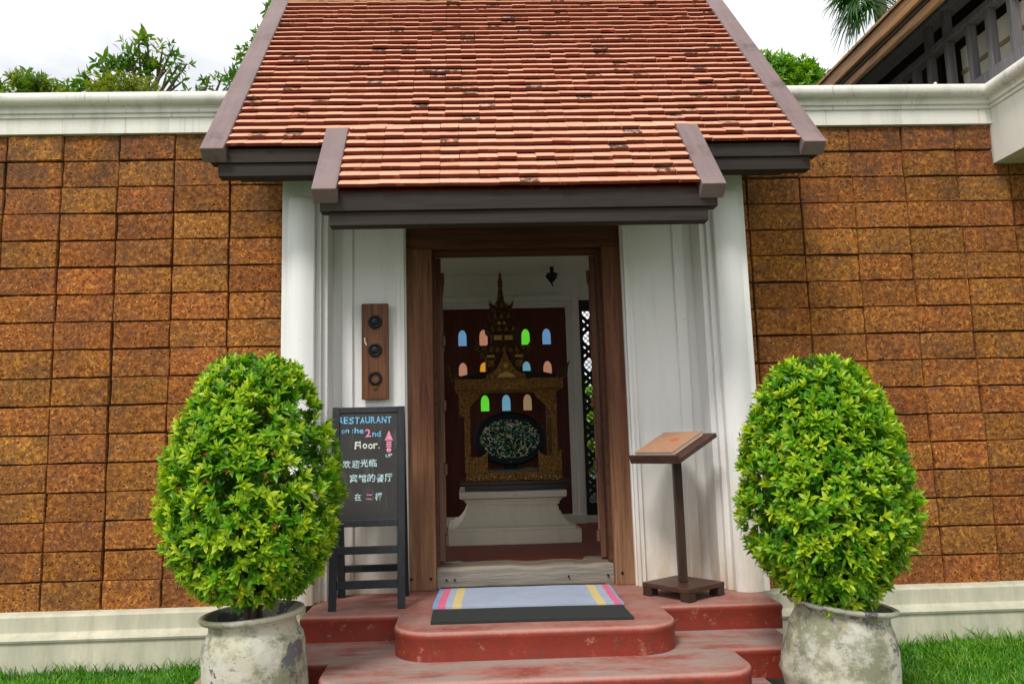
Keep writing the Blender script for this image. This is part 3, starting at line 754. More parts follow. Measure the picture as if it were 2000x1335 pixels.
grid_sheet(-.512, .503, -.31, .225, -.8575, .006, [(-.485,4),(-.443,1),(-.405,0),(-.358,2),(.362,0),(.408,2),(.452,0),(.490,1),(.503,4)],
           [M['rug_blue'],M['rug_pink'],M['rug_yellow'],M['rug_blue'],M['rug_pale']], 'rug', 'pale blue rug with pink and yellow stripes lying on the black door mat', 'rug', RT, .003)

# ---------------- chalkboard
K = thing('chalkboard', 'black A-frame chalkboard pointing up to the restaurant on the 2nd floor', 'chalkboard', (-.565, -.585, -.871))
lean = math.radians(8.6)
KF = Matrix.Translation((-.565, -.588, -.871)) @ Matrix.Rotation(math.radians(2.0), 4, 'Z') @ Matrix.Rotation(-lean, 4, 'X')
KB = Matrix.Translation((-.572, -.205, -.871)) @ Matrix.Rotation(math.radians(9.5), 4, 'X')
Wd = .207; HT = 1.115
for s_ in (-1, 1):
    xa = s_*Wd; xb = s_*(Wd-.042)
    MB().box(min(xa,xb), max(xa,xb), 0, .026, 0, HT, KF).build('leg', M['black_wood'], K, bevel=.003)
    MB().box(min(xa,xb), max(xa,xb), -.02, .006, 0, HT-.03, KB).build('leg', M['black_wood'], K, bevel=.003)
bz0, bz1 = .44, HT
MB().box(-Wd+.042, Wd-.042, .002, .024, bz1-.036, bz1-.001, KF).build('rail', M['black_wood'], K, bevel=.003)
MB().box(-Wd+.042, Wd-.042, .002, .024, bz0, bz0+.036, KF).build('rail', M['black_wood'], K, bevel=.003)
MB().box(-Wd+.042, Wd-.042, .002, .024, .292, .335, KF).build('rail', M['black_wood'], K, bevel=.003)
MB().box(-Wd+.042, Wd-.042, .002, .024, .110, .155, KF).build('rail', M['black_wood'], K, bevel=.003)
MB().box(-Wd+.042, Wd-.042, -.015, .003, .150, .190, KB).build('rail', M['black_wood'], K, bevel=.003)
bd = MB().box(-Wd+.0415, Wd-.0415, .008, .020, bz0+.0355, bz1-.0355, KF).build('board', M['slate'], K)
for s_ in (-1, 1):
    MB().tube([KF @ Vector((s_*(Wd-.02), .02, HT-.03)), KF @ Vector((s_*(Wd-.02), .05, HT-.03))], .006, 6).build('hinge', M['iron'], K)
def glyph_polys(ch, size):
    cu = bpy.data.curves.new('g', 'FONT'); cu.body = ch; cu.size = size; cu.extrude = .0006; cu.resolution_u = 3; cu.offset = size*.018
    ob = bpy.data.objects.new('g', cu); COL.objects.link(ob)
    dg = bpy.context.evaluated_depsgraph_get(); me = bpy.data.meshes.new_from_object(ob.evaluated_get(dg))
    vs = [tuple(v.co) for v in me.vertices]; fs = [tuple(p.vertices) for p in me.polygons]
    bpy.data.objects.remove(ob); bpy.data.curves.remove(cu); bpy.data.meshes.remove(me)
    return vs, fs
def chalk_line(runs, x0, x1, zb):
    """runs: list of (text, height, material); each letter placed by hand between x0 and x1"""
    chars = [(c, h, mname) for txt, h, mname in runs for c in txt]
    def adv(c, h): return h * (.42 if c in 'lIti. ' else (1.28 if ord(c) > 255 else .92))
    tot = sum(adv(c, h) for c, h, _ in chars); sx = (x1 - x0) / tot; x = x0
    by = {}
    for c, h, mname in chars:
        a = adv(c, h) * sx
        if c != ' ':
            vs, fs = glyph_polys(c, h * 1.36 if ord(c) < 256 else h * 1.15)
            if vs:
                xa = min(v[0] for v in vs); xb = max(v[0] for v in vs); wd = xb - xa
                k = min(1.5, a * .86 / max(wd, 1e-6)) if ord(c) < 256 and c not in 'lIti.' else a * (.90 if ord(c) > 255 else .40) / max(wd, 1e-6)
                rot = Matrix.Rotation(random.uniform(-.07,.07), 4, 'Y'); dz = random.uniform(-.002,.002)
                T = KF @ Matrix.Translation((x + a*.05, .0068, zb + dz)) @ rot
                by.setdefault(mname, MB()).add([((p[0]-xa)*k, -p[2], p[1]) for p in vs], fs, T)
        x += a
    for mname, m in by.items(): m.build('lettering', M[mname], bd)
def bx(px): return -.565 + (px - 717.) * .00287 + .565         # board-local x from the photograph's column
def bz(py): return bz0 + (1020. - py) * (bz1 - bz0) / 226.
L_ = lambda px: (px - 718.) * .002865
chalk_line([('RESTAURANT', .040, 'chalk_blue')], L_(657), L_(765), bz(826))
chalk_line([('on', .030, 'chalk_blue')], L_(664), L_(680), bz(844))
chalk_line([('the', .034, 'chalk_blue')], L_(685), L_(709), bz(845))
chalk_line([('2', .046, 'chalk_pink')], L_(711), L_(724), bz(853))
chalk_line([('nd', .034, 'chalk_blue')], L_(725), L_(743), bz(852))
chalk_line([('Floor.', .044, 'chalk_white')], L_(690), L_(743), bz(875))
chalk_line([('欢迎光临', .040, 'chalk_mint')], L_(667), L_(736), bz(909))
chalk_line([('宾馆的餐厅', .042, 'chalk_mint')], L_(681), L_(767), bz(937))
chalk_line([('在', .036, 'chalk_mint')], L_(691), L_(706), bz(971))
chalk_line([('二', .034, 'chalk_pink')], L_(713), L_(727), bz(971))
chalk_line([('楼', .040, 'chalk_mint')], L_(731), L_(747), bz(971))
chalk_line([('UP', .020, 'chalk_mint')], L_(752), L_(766), bz(892))
ar = MB(); xc = L_(758.5)
ar.prism([(xc-.024, bz(860)), (xc+.024, bz(860)), (xc, bz(841))], .0062, .0079, 'Y', KF)
for q in range(3): ar.box(xc-.014, xc+.014, .0062, .0079, bz(873.5 - q*4.3), bz(870.3 - q*4.3), KF)
ar.prism([(xc + .014*math.cos(a*.3927), bz(878.5) + .013*math.sin(a*.3927)) for a in range(16)], .0062, .0079, 'Y', KF)
ar.build('arrow', M['chalk_pink'], bd)

# ---------------- wall plaque with three iron rings
P = thing('wall_plaque', 'narrow brown wooden plaque with three dark iron rings on white wall above the chalkboard', 'plaque', (-.563, -.13, .29))
MB().box(-.646, -.480, -.170, -.143, .288, .884).build('board', M['plaque_wood'], P, bevel=.004)
def ring(cx, cz, r, rr, y):
    m = MB(); pts = [(cx + r*math.cos(a*.2618), y, cz + r*math.sin(a*.2618)) for a in range(25)]; m.tube(pts, rr, 8); return m
for z in (.768, .592, .418):
    rg = ring(-.563, z, .034, .0085, -.176).build('ring', M['iron'], P, smooth=60)
    if z > .5: MB().lathe([(.026,0),(.024,.007),(.008,.012),(0,.013)], (0,0,0), 16, Matrix.Translation((-.563,-.170,z)) @ Matrix.Rotation(math.pi/2, 4, 'X')).build('boss', M['iron'], rg, smooth=40)
MB().lathe([(.014,0),(.012,.006),(0,.008)], (0,0,0), 12, Matrix.Translation((-.563,-.170,.358)) @ Matrix.Rotation(math.pi/2, 4, 'X')).build('stud', M['plaque_wood'], P)
MB().prism([(-.630,.668),(-.624,.672),(-.622,.645),(-.612,.628),(-.617,.622),(-.627,.640)], -.1706, -.169, 'Y').build('chip', M['scuff'], P)

# ---------------- lectern and menu
Lc = thing('lectern', 'dark wooden menu stand with tilted top and square foot on the right of the landing', 'lectern', (1.20, -.445, -.871))
LB = Matrix.Translation((1.20, -.445, -.871)) @ Matrix.Rotation(math.radians(37), 4, 'Z')
h_ = .162
MB().box(-h_, h_, -h_, h_, .045, .072, LB).build('base', M['stand_top'], Lc, bevel=.004)
for sx in (-1, 1):
    for sy in (-1, 1):
        xa, xb = sorted((sx*h_*.99, sx*(h_-.062))); ya, yb = sorted((sy*h_*.99, sy*(h_-.062)))
        MB().box(xa, xb, ya, yb, 0, .0448, LB).build('foot', M['dark_wood'], Lc, bevel=.003)
LPm = LB @ Matrix.Rotation(math.radians(-39), 4, 'Z')
MB().box(-.024, .024, -.022, .022, .072, .800, LPm).build('pole', M['dark_wood'], Lc, bevel=.003)
# reading plate: lower edge towards the viewer's left, low corner in front
LT = Matrix.Translation((1.185, -.455, -.048)) @ Matrix.Rotation(math.radians(-54), 4, 'Z') @ Matrix.Rotation(math.radians(22), 4, 'X')
MB().box(-.178, .178, -.175, .185, -.014, .012, LT).build('top', M['stand_top'], Lc, bevel=.004)
MB().box(-.178, .178, -.191, -.1755, -.016, .034, LT).build('lip', M['stand_top'], Lc, bevel=.004)
MB().box(-.05, .05, -.05, .05, -.05, -.0145, LPm @ Matrix.Translation((0,0,.808))).build('bracket', M['dark_wood'], Lc, bevel=.004)
mb = thing('menu_book', 'tan leather menu book with orange mark lying on the lectern', 'menu book', tuple(LT @ Vector((-.01,0,.013))))
MB().box(-.165, .115, -.150, .150, .0135, .0185, LT).build('cover', M['leather'], mb, bevel=.002)
MB().box(-.160, .112, -.147, .147, .0186, .0330, LT).build('pages', M['paper'], mb, bevel=.001)
MB().box(-.165, .115, -.150, .150, .0331, .0385, LT).build('cover', M['leather'], mb, bevel=.002)
MB().lathe([(.030,0),(.030,.0015)], (0,0,0), 16, LT @ Matrix.Translation((.0,.03,.0386)) @ Matrix.Diagonal((1.15,.7,1,1))).build('emblem', M['emblem'], mb)

# ---------------- potted shrubs
def leaf_verts(L, w, bend, fold):
    """leaf along +y, upper face +z: 7 verts, 6 tris"""
    return np.array([(0,0,0),(-w*.42,L*.30,fold),(0,L*.34,bend*.4),(w*.42,L*.30,fold),(-w*.40,L*.62,fold-bend*.3),(0,L*.66,bend*.1),(w*.40,L*.62,fold-bend*.3),(0,L,-bend)], float)
LEAF_F = np.array([(0,2,1),(0,3,2),(1,2,4),(2,5,4),(2,3,6),(2,6,5),(4,5,7),(5,6,7)])
def frames(D, U):
    """rotation matrices with y along D and z near U"""
    D = D / np.linalg.norm(D, axis=1, keepdims=True); Xv = np.cross(D, U); nrm = np.linalg.norm(Xv, axis=1, keepdims=True)
    Xv = np.where(nrm < 1e-4, np.array([[1.,0,0]]), Xv / np.maximum(nrm, 1e-6)); Zv = np.cross(Xv, D)
    return np.stack([Xv, D, Zv], 2)
def leaves(Pn, D, U, S, tone, base):
    R = frames(D, U); V = np.einsum('nij,kj->nki', R, base) * S[:, None, None] + Pn[:, None, :]
    k = len(base); F = (np.arange(len(Pn))[:, None, None] * k + LEAF_F[None]).reshape(-1, 3)
    return V.reshape(-1, 3), F, np.repeat(tone, k), R
def sprigs(C, Ax, n_leaf, size, tone, spread=.85):
    """rosettes: leaves leave the shoot in pairs around the axis"""
    n = len(C); Pn = []; D = []; U = []; S = []; T = []
    ref = rng.normal(size=(n,3)); A1 = np.cross(Ax, ref); A1 /= np.linalg.norm(A1, axis=1, keepdims=True); A2 = np.cross(Ax, A1)
    for k in range(n_leaf):
        lev = k // 2; ang = (k % 2) * np.pi + lev * 1.57 + rng.normal(0,.25,n)
        rad = A1*np.cos(ang)[:,None] + A2*np.sin(ang)[:,None]
        sp = spread * (1.15 - .22*lev) + rng.normal(0,.12,n)
        d = Ax*np.cos(sp)[:,None] + rad*np.sin(sp)[:,None]; d[:,2] -= .12*(1 - lev*.4)
        Pn.append(C + Ax * (size*.16*lev)[:,None]); D.append(d); U.append(Ax - rad*.2); S.append(size*(1.0 - .13*lev)*rng.uniform(.8,1.15,n)); T.append(np.clip(tone + .10*lev - .08 + rng.normal(0,.08,n), 0, 1))
    return [np.concatenate(q) for q in (Pn, D, U, S, T)]
LB0 = leaf_verts(1, .42, .10, .06)
leaf_meshes = []
for i in range(6):
    leaf_meshes.append(fast_mesh('leaf', leaf_verts(1, .38+.05*(i%2), .04+.06*(i%3), .06), LEAF_F, M['leaf'], np.full(8, .32 + .13*i)))
    leaf_meshes[-1].polygons.foreach_set('use_smooth', [True]*8)
def shrub(label, px, pot_prof, tilt, cx, prof, zr, nsp, gaps, seed, py=-1.30):
    global rng
    rng = np.random.default_rng(seed); random.seed(seed)
    T = thing('potted_shrub', label, 'potted plant', (px, py, GR), 'clipped shrubs in old pots beside the steps')
    TM = Matrix.Translation((px, py, GR - .028)) @ Matrix.Rotation(tilt[0], 4, 'Y') @ Matrix.Rotation(tilt[1], 4, 'X')
    outer, rim, inner = pot_prof
    pot = MB().lathe(outer + inner, (0,0,0), 56, TM, cap=True).build('pot', M['pot'], T, smooth=50)
    MB().lathe(rim + rim[:1], (0,0,0), 56, TM, cap=False).build('rim', M['pot'], pot, smooth=60)
    zt = rim[0][1]
    sm = MB(); rr = inner[1][0] * .99; ring_ = [(0,0,zt-.055)]
    for k in range(4):
        for q in range(24):
            a = q*math.pi/12; r = rr*(k+1)/4; ring_.append((r*math.cos(a), r*math.sin(a), zt - .06 + random.uniform(-.008,.010) * (k < 3)))
    fs = [(0, 1+q, 1+(q+1)%24) for q in range(24)] + [(1+k*24+q, 1+(k+1)*24+q, 1+(k+1)*24+(q+1)%24, 1+k*24+(q+1)%24) for k in range(3) for q in range(24)]
    sm.add(ring_, fs, TM); sm.build('soil', M['soil'], T, smooth=80)
    tk = MB(); b0 = TM @ Vector((0,0,zt-.07)); zs = [p[0] for p in prof]
    for k in range(9):
        a = rng.uniform(0, 6.28); r1 = rng.uniform(.03,.26); z1 = rng.uniform(zs[-1]+.25, zs[0]-.12)
        tk.tube([b0 + Vector((.03*math.cos(a), .03*math.sin(a), 0)), Vector((cx + r1*.35*math.cos(a), py + r1*.35*math.sin(a), b0.z + (z1-b0.z)*.45)), Vector((cx + r1*math.cos(a), py + r1*math.sin(a), z1))], [.013,.009,.003], 6)
    tk.build('trunk', M['bark'], T, smooth=60)
    zp = np.array([p[0] for p in prof])[::-1]; rp = np.array([p[1] for p in prof])[::-1]
    def pts(n, lo, hi):
        z = rng.uniform(zp[0]+.03, zp[-1]-.03, n*3); r = np.interp(z, zp, rp); keep = rng.uniform(0, rp.max(), n*3) < r + .05
        z = z[keep][:n]; r = r[keep][:n]; a = rng.uniform(0, 2*np.pi, len(z)); f = rng.uniform(lo, hi, len(z))
        lump = 1 + .075*np.array([mnoise.noise((np.cos(q)*2.6, np.sin(q)*2.6, w*4.5 + seed)) for q, w in zip(a, z)])
        R_ = np.maximum(r - .040, .02)*f*lump
        dr = np.interp(z+.03, zp, rp) - np.interp(z-.03, zp, rp)
        N = np.stack([np.cos(a), np.sin(a), -dr/.06*.6 + .75], 1); N += rng.normal(0,.33,N.shape); N /= np.linalg.norm(N, axis=1, keepdims=True)
        return np.stack([cx + R_*np.cos(a), py + R_*np.sin(a), z], 1), N
    C1, N1 = pts(nsp, .90, 1.03); C2, N2 = pts(int(nsp*.62), .66, .92); C3, N3 = pts(int(nsp*.2), .30, .68)
    def gap(C):
        k = np.ones(len(C), bool)
        for gx, gz, gr, front in gaps:
            d = np.hypot(C[:,0]-gx, C[:,2]-gz)
            k &= ~((d < gr) & (rng.uniform(0,1,len(C)) < .88))
        return k
    k1, k2, k3 = gap(C1), gap(C2), gap(C3); C1, N1, C2, N2, C3, N3 = C1[k1], N1[k1], C2[k2], N2[k2], C3[k3], N3[k3]
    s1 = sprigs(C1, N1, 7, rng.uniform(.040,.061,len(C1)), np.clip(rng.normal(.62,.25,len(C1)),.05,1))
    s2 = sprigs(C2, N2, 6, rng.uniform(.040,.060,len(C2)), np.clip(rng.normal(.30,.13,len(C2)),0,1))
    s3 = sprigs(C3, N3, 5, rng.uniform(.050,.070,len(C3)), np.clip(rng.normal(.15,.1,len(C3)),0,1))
    # the leaves that show largest become parts of their own
    R1 = frames(s1[1], s1[2]); view = np.array([0,-4.9,0]) - s1[0]; view /= np.linalg.norm(view, axis=1, keepdims=True)
    face = np.abs((R1[:,:,2]*view).sum(1)); score = s1[3]*(.35+face) - .16*(s1[0][:,1]-py)/.4
    order = np.argsort(-score); big = order[:290]; rest = order[290:]
    o_c = np.array([cx, py, (zs[0]+zs[-1])/2])
    V1, F1, T1, _ = leaves(s1[0][rest], s1[1][rest], s1[2][rest], s1[3][rest], s1[4][rest], LB0)
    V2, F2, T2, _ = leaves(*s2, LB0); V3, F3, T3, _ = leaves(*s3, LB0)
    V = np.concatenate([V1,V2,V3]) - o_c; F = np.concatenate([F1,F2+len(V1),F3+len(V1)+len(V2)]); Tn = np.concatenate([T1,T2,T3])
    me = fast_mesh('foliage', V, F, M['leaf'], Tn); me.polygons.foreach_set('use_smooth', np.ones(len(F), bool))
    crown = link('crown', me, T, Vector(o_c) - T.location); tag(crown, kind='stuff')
    for i in big:
        q = int(np.clip((s1[4][i]-.26)/.13, 0, 5))
        o = link('leaf', leaf_meshes[q], crown, Vector(s1[0][i]) - Vector(o_c)); o.rotation_mode = 'QUATERNION'
        o.rotation_quaternion = Matrix(R1[i].tolist()).to_quaternion(); o.scale = (s1[3][i],)*3
    return T
potL = ([(.0,0.),(.170,0.),(.196,.05),(.218,.12),(.232,.150),(.240,.166),(.235,.180),(.232,.25),(.231,.335),(.224,.362),(.205,.385),(.196,.398),(.194,.418),(.206,.430)],
        [(.206,.428),(.226,.432),(.235,.440),(.233,.449),(.219,.452),(.206,.446)], [(.205,.440),(.190,.41),(.188,.30),(.0,.30)])
potL = tuple([(r_*.97, z_*1.30) for r_, z_ in p_] for p_ in potL)
shrub('clipped shrub with sparse see-through patches in a greenish grey pot left of the steps', -.945, potL, (math.radians(-3.5), 0), -.985,
      [(.435,.0),(.41,.14),(.35,.24),(.24,.295),(.10,.350),(-.05,.39),(-.25,.418),(-.42,.390),(-.54,.33),(-.63,.23),(-.68,.13)], None, 1750,
      [(-.72,.12,.055,0),(-.70,-.02,.06,0),(-.77,-.13,.05,0),(-.74,-.24,.045,0),(-1.0,-.16,.045,0),(-.88,-.12,.035,0),(-.80,.20,.035,0)], 11)
potR = ([(.0,0.),(.175,0.),(.200,.05),(.226,.12),(.244,.165),(.257,.188),(.252,.203),(.250,.24),(.241,.31),(.224,.365),(.206,.400),(.200,.416),(.202,.430),(.212,.440)],
        [(.212,.438),(.230,.441),(.238,.449),(.236,.457),(.222,.460),(.210,.454)], [(.209,.446),(.196,.42),(.192,.30),(.0,.30)])
potR = tuple([(r_, z_*1.19) for r_, z_ in p_] for p_ in potR)
shrub('full cone-topped clipped shrub in a cream flaking pot right of the steps', 1.632, potR, (math.radians(7), 0), 1.655,
      [(.375,.0),(.35,.12),(.30,.205),(.20,.275),(.06,.335),(-.10,.385),(-.25,.415),(-.40,.405),(-.52,.36),(-.63,.29),(-.74,.20),(-.79,.12)], None, 1850,
      [(1.29,-.05,.05,0),(1.31,-.22,.06,0),(1.34,-.42,.05,0)], 23)

# ================================================================== INSIDE THE ROOM
rng = np.random.default_rng(5); random.seed(5)
Q = thing('pedestal', 'cream moulded plaster pedestal under the gilded shrine', 'pedestal', (.36, 1.83, -.79))
def rect(cx, cy, hx, hy, z): return [(cx-hx,cy-hy,z),(cx+hx,cy-hy,z),(cx+hx,cy+hy,z),(cx-hx,cy+hy,z)]
def rloft(prof, name, par, mat, cx, cy, bev=.004, dy=0): 
    m = MB(); m.loft([rect(cx, cy, h, h*.98+dy, z) for h, z in prof]); return m.build(name, mat, par, bevel=bev, smooth=20)
rloft([(.530,-.79),(.532,-.680)], 'plinth', Q, M['pedestal'], .355, 1.83)
rloft([(.490,-.6799),(.492,-.665),(.452,-.650),(.425,-.625),(.400,-.590),(.385,-.550)], 'scotia', Q, M['pedestal'], .355, 1.83, 0)
rloft([(.372,-.5499),(.372,-.515),(.362,-.513),(.362,-.495),(.378,-.493),(.380,-.470),(.392,-.462),(.394,-.450),(.412,-.442),(.434,-.432),(.436,-.384)], 'cornice', Q, M['pedestal'], .355, 1.83, 0)
# shrine: photo columns/rows mapped to the plane of its front
SY = 1.58
def sx(x): return .322 + (x - 985.) * .00436
def sz(y): return .222 + (815. - y) * .00436
H = thing('shrine', 'carved gilded shrine with tiered roofs and tall spire on the cream pedestal', 'shrine', (.34, 1.80, -.383))
MB().box(sx(903), sx(1099), SY-.02, 2.10, -.3829, -.335).build('foot_slab', M['dark_lacquer'], H, bevel=.004)
MB().box(sx(895), sx(1103), SY-.06, 2.12, -.3349, -.305).build('foot_slab', M['stand_top'], H, bevel=.004)
MB().box(sx(907), sx(1090), SY, 2.05, -.3049, -.235).build('base_band', M['gilt'], H, bevel=.004)
MB().box(sx(911), sx(1087), SY+.02, 2.04, -.2349, -.215).build('floor', M['dark_lacquer'], H)
for a, b in ((905, 948), (1046, 1090)):
    m = MB(); xa, xb, = sx(a), sx(b); xc = (xa+xb)/2
    m.prism([(xa,-.2349),(xb,-.2349),(xb,-.055),(xb-.02,-.085),(xc+.02,-.115),(xc,-.10),(xc-.02,-.115),(xa+.02,-.085),(xa,-.055)], SY-.012, SY+.10, 'Y')
    bl = m.build('corner_block', M['gilt'], H, bevel=.004)
    jw = MB()
    for q in range(9): jw.lathe([(.007,0),(.005,.004),(0,.006)], (0,0,0), 8, Matrix.Translation((xa+.02+q*(xb-xa-.04)/8, SY-.012, -.155)) @ Matrix.Rotation(math.pi/2, 4, 'X'))
    tag(jw.build('beads', M['jewel'], bl), kind='stuff')
bead = MB()
for q in range(12): bead.lathe([(.006,0),(.004,.004),(0,.005)], (0,0,0), 8, Matrix.Translation((sx(915+q*15), SY, -.29+random.uniform(-.02,.02))) @ Matrix.Rotation(math.pi/2, 4, 'X'))
tag(bead.build('beads', M['jewel'], H), kind='stuff')
for x, sg in ((905, 1), (1073, -1)):
    for y in (SY+.02, 1.98):
        MB().box(sx(x), sx(x+11), y, y+.05, -.2349, .455).build('post', M['gilt'], H, bevel=.005)
    # carved bracket
    o_, i_ = (895, (904, 910, 916, 924, 933, 938)) if sg > 0 else (1084, (1075, 1069, 1063, 1055, 1046, 1041))
    pts = [(sx(o_), sz(812))] + [(sx(q), sz(y)) for q, y in zip(i_, (813, 803, 794, 786, 777, 768))] + [(sx(i_[-1]), sz(762.2)), (sx(o_), sz(762.2))]
    MB().prism(pts, SY, SY+.05, 'Y').build('bracket', M['gilt'], H, bevel=.006)
bmz0, bmz1 = .4552, .545
m = MB(); m.loft([rect((sx(888)+sx(1097))/2, 1.82, .44, .235, .5451), rect((sx(888)+sx(1097))/2, 1.82, .42, .21, .572), rect((sx(888)+sx(1097))/2, 1.82, .26, .15, .615)])
m.build('lower_roof', M['dark_lacquer'], H, bevel=.004)
MB().box(sx(888), sx(1097), SY-.03, 2.07, bmz0, bmz1).build('beam', M['gilt'], H, bevel=.006)
MB().box(sx(944), sx(1037), SY-.05, SY-.0305, bmz0-.01, bmz1-.012).build('beam_panel', M['gilt'], H, bevel=.006)
def horn(x, z, s, k, y, name='finial'):
    """upswept flame finial"""
    pts = [(x - k*.10*s, z), (x + k*.02*s, z), (x + k*.055*s, z+.05*s), (x + k*.06*s, z+.11*s), (x + k*.085*s, z+.20*s), (x + k*.035*s, z+.13*s), (x + k*.0*s, z+.08*s), (x - k*.06*s, z+.045*s)]
    MB().prism(pts, y-.014, y+.014, 'Y').build(name, M['dark_gilt'], H, bevel=.003)
for x, k in ((888, -1), (1097, 1)):
    for y in (SY-.01, 2.05): horn(sx(x), bmz1-.01, .80, k, y)
# middle pediment and tiers
MB().prism([(sx(948),.5451),(sx(1027),.5451),(sx(1024),.585),(sx(1008),.61),(sx(1000),.66),(sx(993),.71),(sx(986),.78),(sx(979),.71),(sx(973),.66),(sx(966),.61),(sx(950),.585)], SY-.02, SY+.035, 'Y').build('pediment', M['gilt'], H, bevel=.006)
MB().prism([(sx(968),.552),(sx(1007),.552),(sx(1000),.585),(sx(987),.605),(sx(975),.585)], SY-.030, SY-.0205, 'Y').build('pediment_boss', M['gold'], H, bevel=.004)
MB().lathe([(.022,0),(.018,.012),(0,.018)], (0,0,0), 14, Matrix.Translation((sx(987), SY-.02, .655)) @ Matrix.Rotation(math.pi/2, 4, 'X')).build('pediment_boss', M['gold'], H)
cyS = SY + .24
def tier(x0, x1, z0, z1, mat, name='tier', d=None):
    hx = (sx(x1)-sx(x0))/2; c = (sx(x0)+sx(x1))/2; d = d or hx
    return MB().box(c-hx, c+hx, cyS-d, cyS+d, z0, z1).build(name, mat, H, bevel=.005)
def tier_roof(x0, x1, z0, z1, fin):
    hx = (sx(x1)-sx(x0))/2; c = (sx(x0)+sx(x1))/2; m = MB()
    m.loft([rect(c, cyS, hx, hx, z0), rect(c, cyS, hx*1.03, hx*1.03, z0+.018), rect(c, cyS, hx*.66, hx*.66, z1)])
    m.build('tier_roof', M['dark_gilt'], H, bevel=.004)
    for k in (-1, 1):
        for y in (cyS-hx, cyS+hx): horn(c + k*hx, z0+.008, fin, k, y)
    # scalloped antefixes along the front edge
    m = MB(); n = max(3, int(hx*2/.05))
    for q in range(n):
        xx = c - hx + (q+.5)*2*hx/n; m.prism([(xx-.02, z0+.015),(xx+.02, z0+.015),(xx, z0+.062)], cyS-hx*1.03-.006, cyS-hx*1.03+.006, 'Y')
    m.build('antefix', M['gilt'], H)
tier(950, 1022, .5451, .765, M['dark_gilt'], 'tier', .16)
for a, b in ((953, 966), (1008, 1021)):
    MB().box(sx(a), sx(b), cyS-.175, cyS-.1605, .655, .71).build('tier_panel', M['gilt'], H, bevel=.003); MB().box(sx(a-1), sx(b+1), cyS-.180, cyS-.1605, .735, .757).build('tier_panel', M['gold'], H, bevel=.003)
tier_roof(941, 1030, .7651, .865, .62)
tier(962, 1008, .8651, .955, M['dark_gilt'])
for a, b in ((967, 983), (988, 1004)): MB().box(sx(a), sx(b), cyS-.112, cyS-.0995, .893, .935).build('tier_panel', M['gold'], H, bevel=.003)
tier_roof(956, 1013, .9551, 1.03, .42)
tier(970, 999, 1.0301, 1.075, M['dark_gilt'])
for a, b in ((975, 982), (986, 992)): MB().box(sx(a), sx(b), cyS-.072, cyS-.0625, 1.036, 1.062).build('tier_panel', M['gold'], H, bevel=.002)
tier_roof(963, 1004, 1.0751, 1.13, .36)
tier(972, 997, 1.1301, 1.17, M['dark_gilt']); tier_roof(966, 1002, 1.1701, 1.215, .40)
MB().lathe([(.058,0),(.060,.012),(.046,.022),(.034,.045),(.030,.06),(.034,.068),(.026,.085),(.022,.115),(.026,.122),(.020,.135),(.018,.165),(.024,.18),(.022,.21),(.014,.26),(.006,.30),(0,.315)], (sx(983), cyS, 1.2151), 20).build('spire', M['dark_gilt'], H, smooth=50)
# mirror-mosaic disc standing in the shrine
D = thing('mosaic_disc', 'oval mirror mosaic disc with blue black rim standing inside the shrine', 'ornament', (sx(993), SY+.12, -.2145))
ccx, ccz, hx_, hz_ = sx(993), sz(857), .262, .178
m = MB(); seg = 48
m.loft([[(ccx + (hx_+d)*math.cos(a*2*math.pi/seg), y, ccz + (hz_+d)*math.sin(a*2*math.pi/seg)) for a in range(seg)] for d, y in ((.0,SY+.105),(.03,SY+.100),(.05,SY+.120),(.045,SY+.165),(0,SY+.185))])
m.build('rim', M['blue_black'], D, smooth=50)
MB().lathe([(.085,0),(.08,.02),(.035,.035),(.03,.09)], (ccx, SY+.14, -.2145), 20).build('stem', M['blue_black'], D, smooth=50)
MB().lathe([(.010,0),(0,.008)], (0,0,0), 8, Matrix.Translation((ccx, SY+.07, -.16)) @ Matrix.Rotation(math.pi/2, 4, 'X')).build('bead', M['jewel'], D)
Vm = []; Fm = []; Tm = []; step_ = .0150
for i in range(-18, 19):
    for j in range(-13, 14):
        x = (i + .5*(j % 2) + random.uniform(-.22,.22))*step_; z = (j + random.uniform(-.22,.22))*step_*.95
        if (x/(hx_-.010))**2 + (z/(hz_-.010))**2 > 1 or random.random() < .06: continue
        a, b = random.gauss(0,.13), random.gauss(.11,.12); r = step_*random.choice((.36,.44,.52,.56)); k = len(Vm); dome = -.035*(1 - (x/hx_)**2 - (z/hz_)**2)
        for q in range(6):
            dx, dz = r*math.cos(q*1.0472), r*math.sin(q*1.0472); Vm.append((ccx+x+dx, SY+.100+dome+dx*math.tan(a)+dz*math.tan(b), ccz+z+dz))
        for q in range(6): Vm.append((ccx+x+r*math.cos(q*1.0472), SY+.112+dome*.6, ccz+z+r*math.sin(q*1.0472)))
        Fm += [(k,k+1,k+2,k+3),(k,k+3,k+4,k+5)] + [(k+(q+1)%6, k+q, k+6+q, k+6+(q+1)%6) for q in range(6)]; Tm += [random.random()]*12
m = MB(); m.loft([[(ccx + (hx_-.002)*f*math.cos(q*2*math.pi/seg), SY+.111 - .026*(1-f*f), ccz + (hz_-.002)*f*math.sin(q*2*math.pi/seg)) for q in range(seg)] for f in (1,.8,.5,.2)])
m.build('disc', M['blue_black'], D, smooth=60)
tag(link('mosaic_tiles', fast_mesh('mosaic_tiles', np.array(Vm) - np.array(D.location), np.array(Fm), M['mosaic'], np.array(Tm)), D, (0,0,0)), kind='stuff')
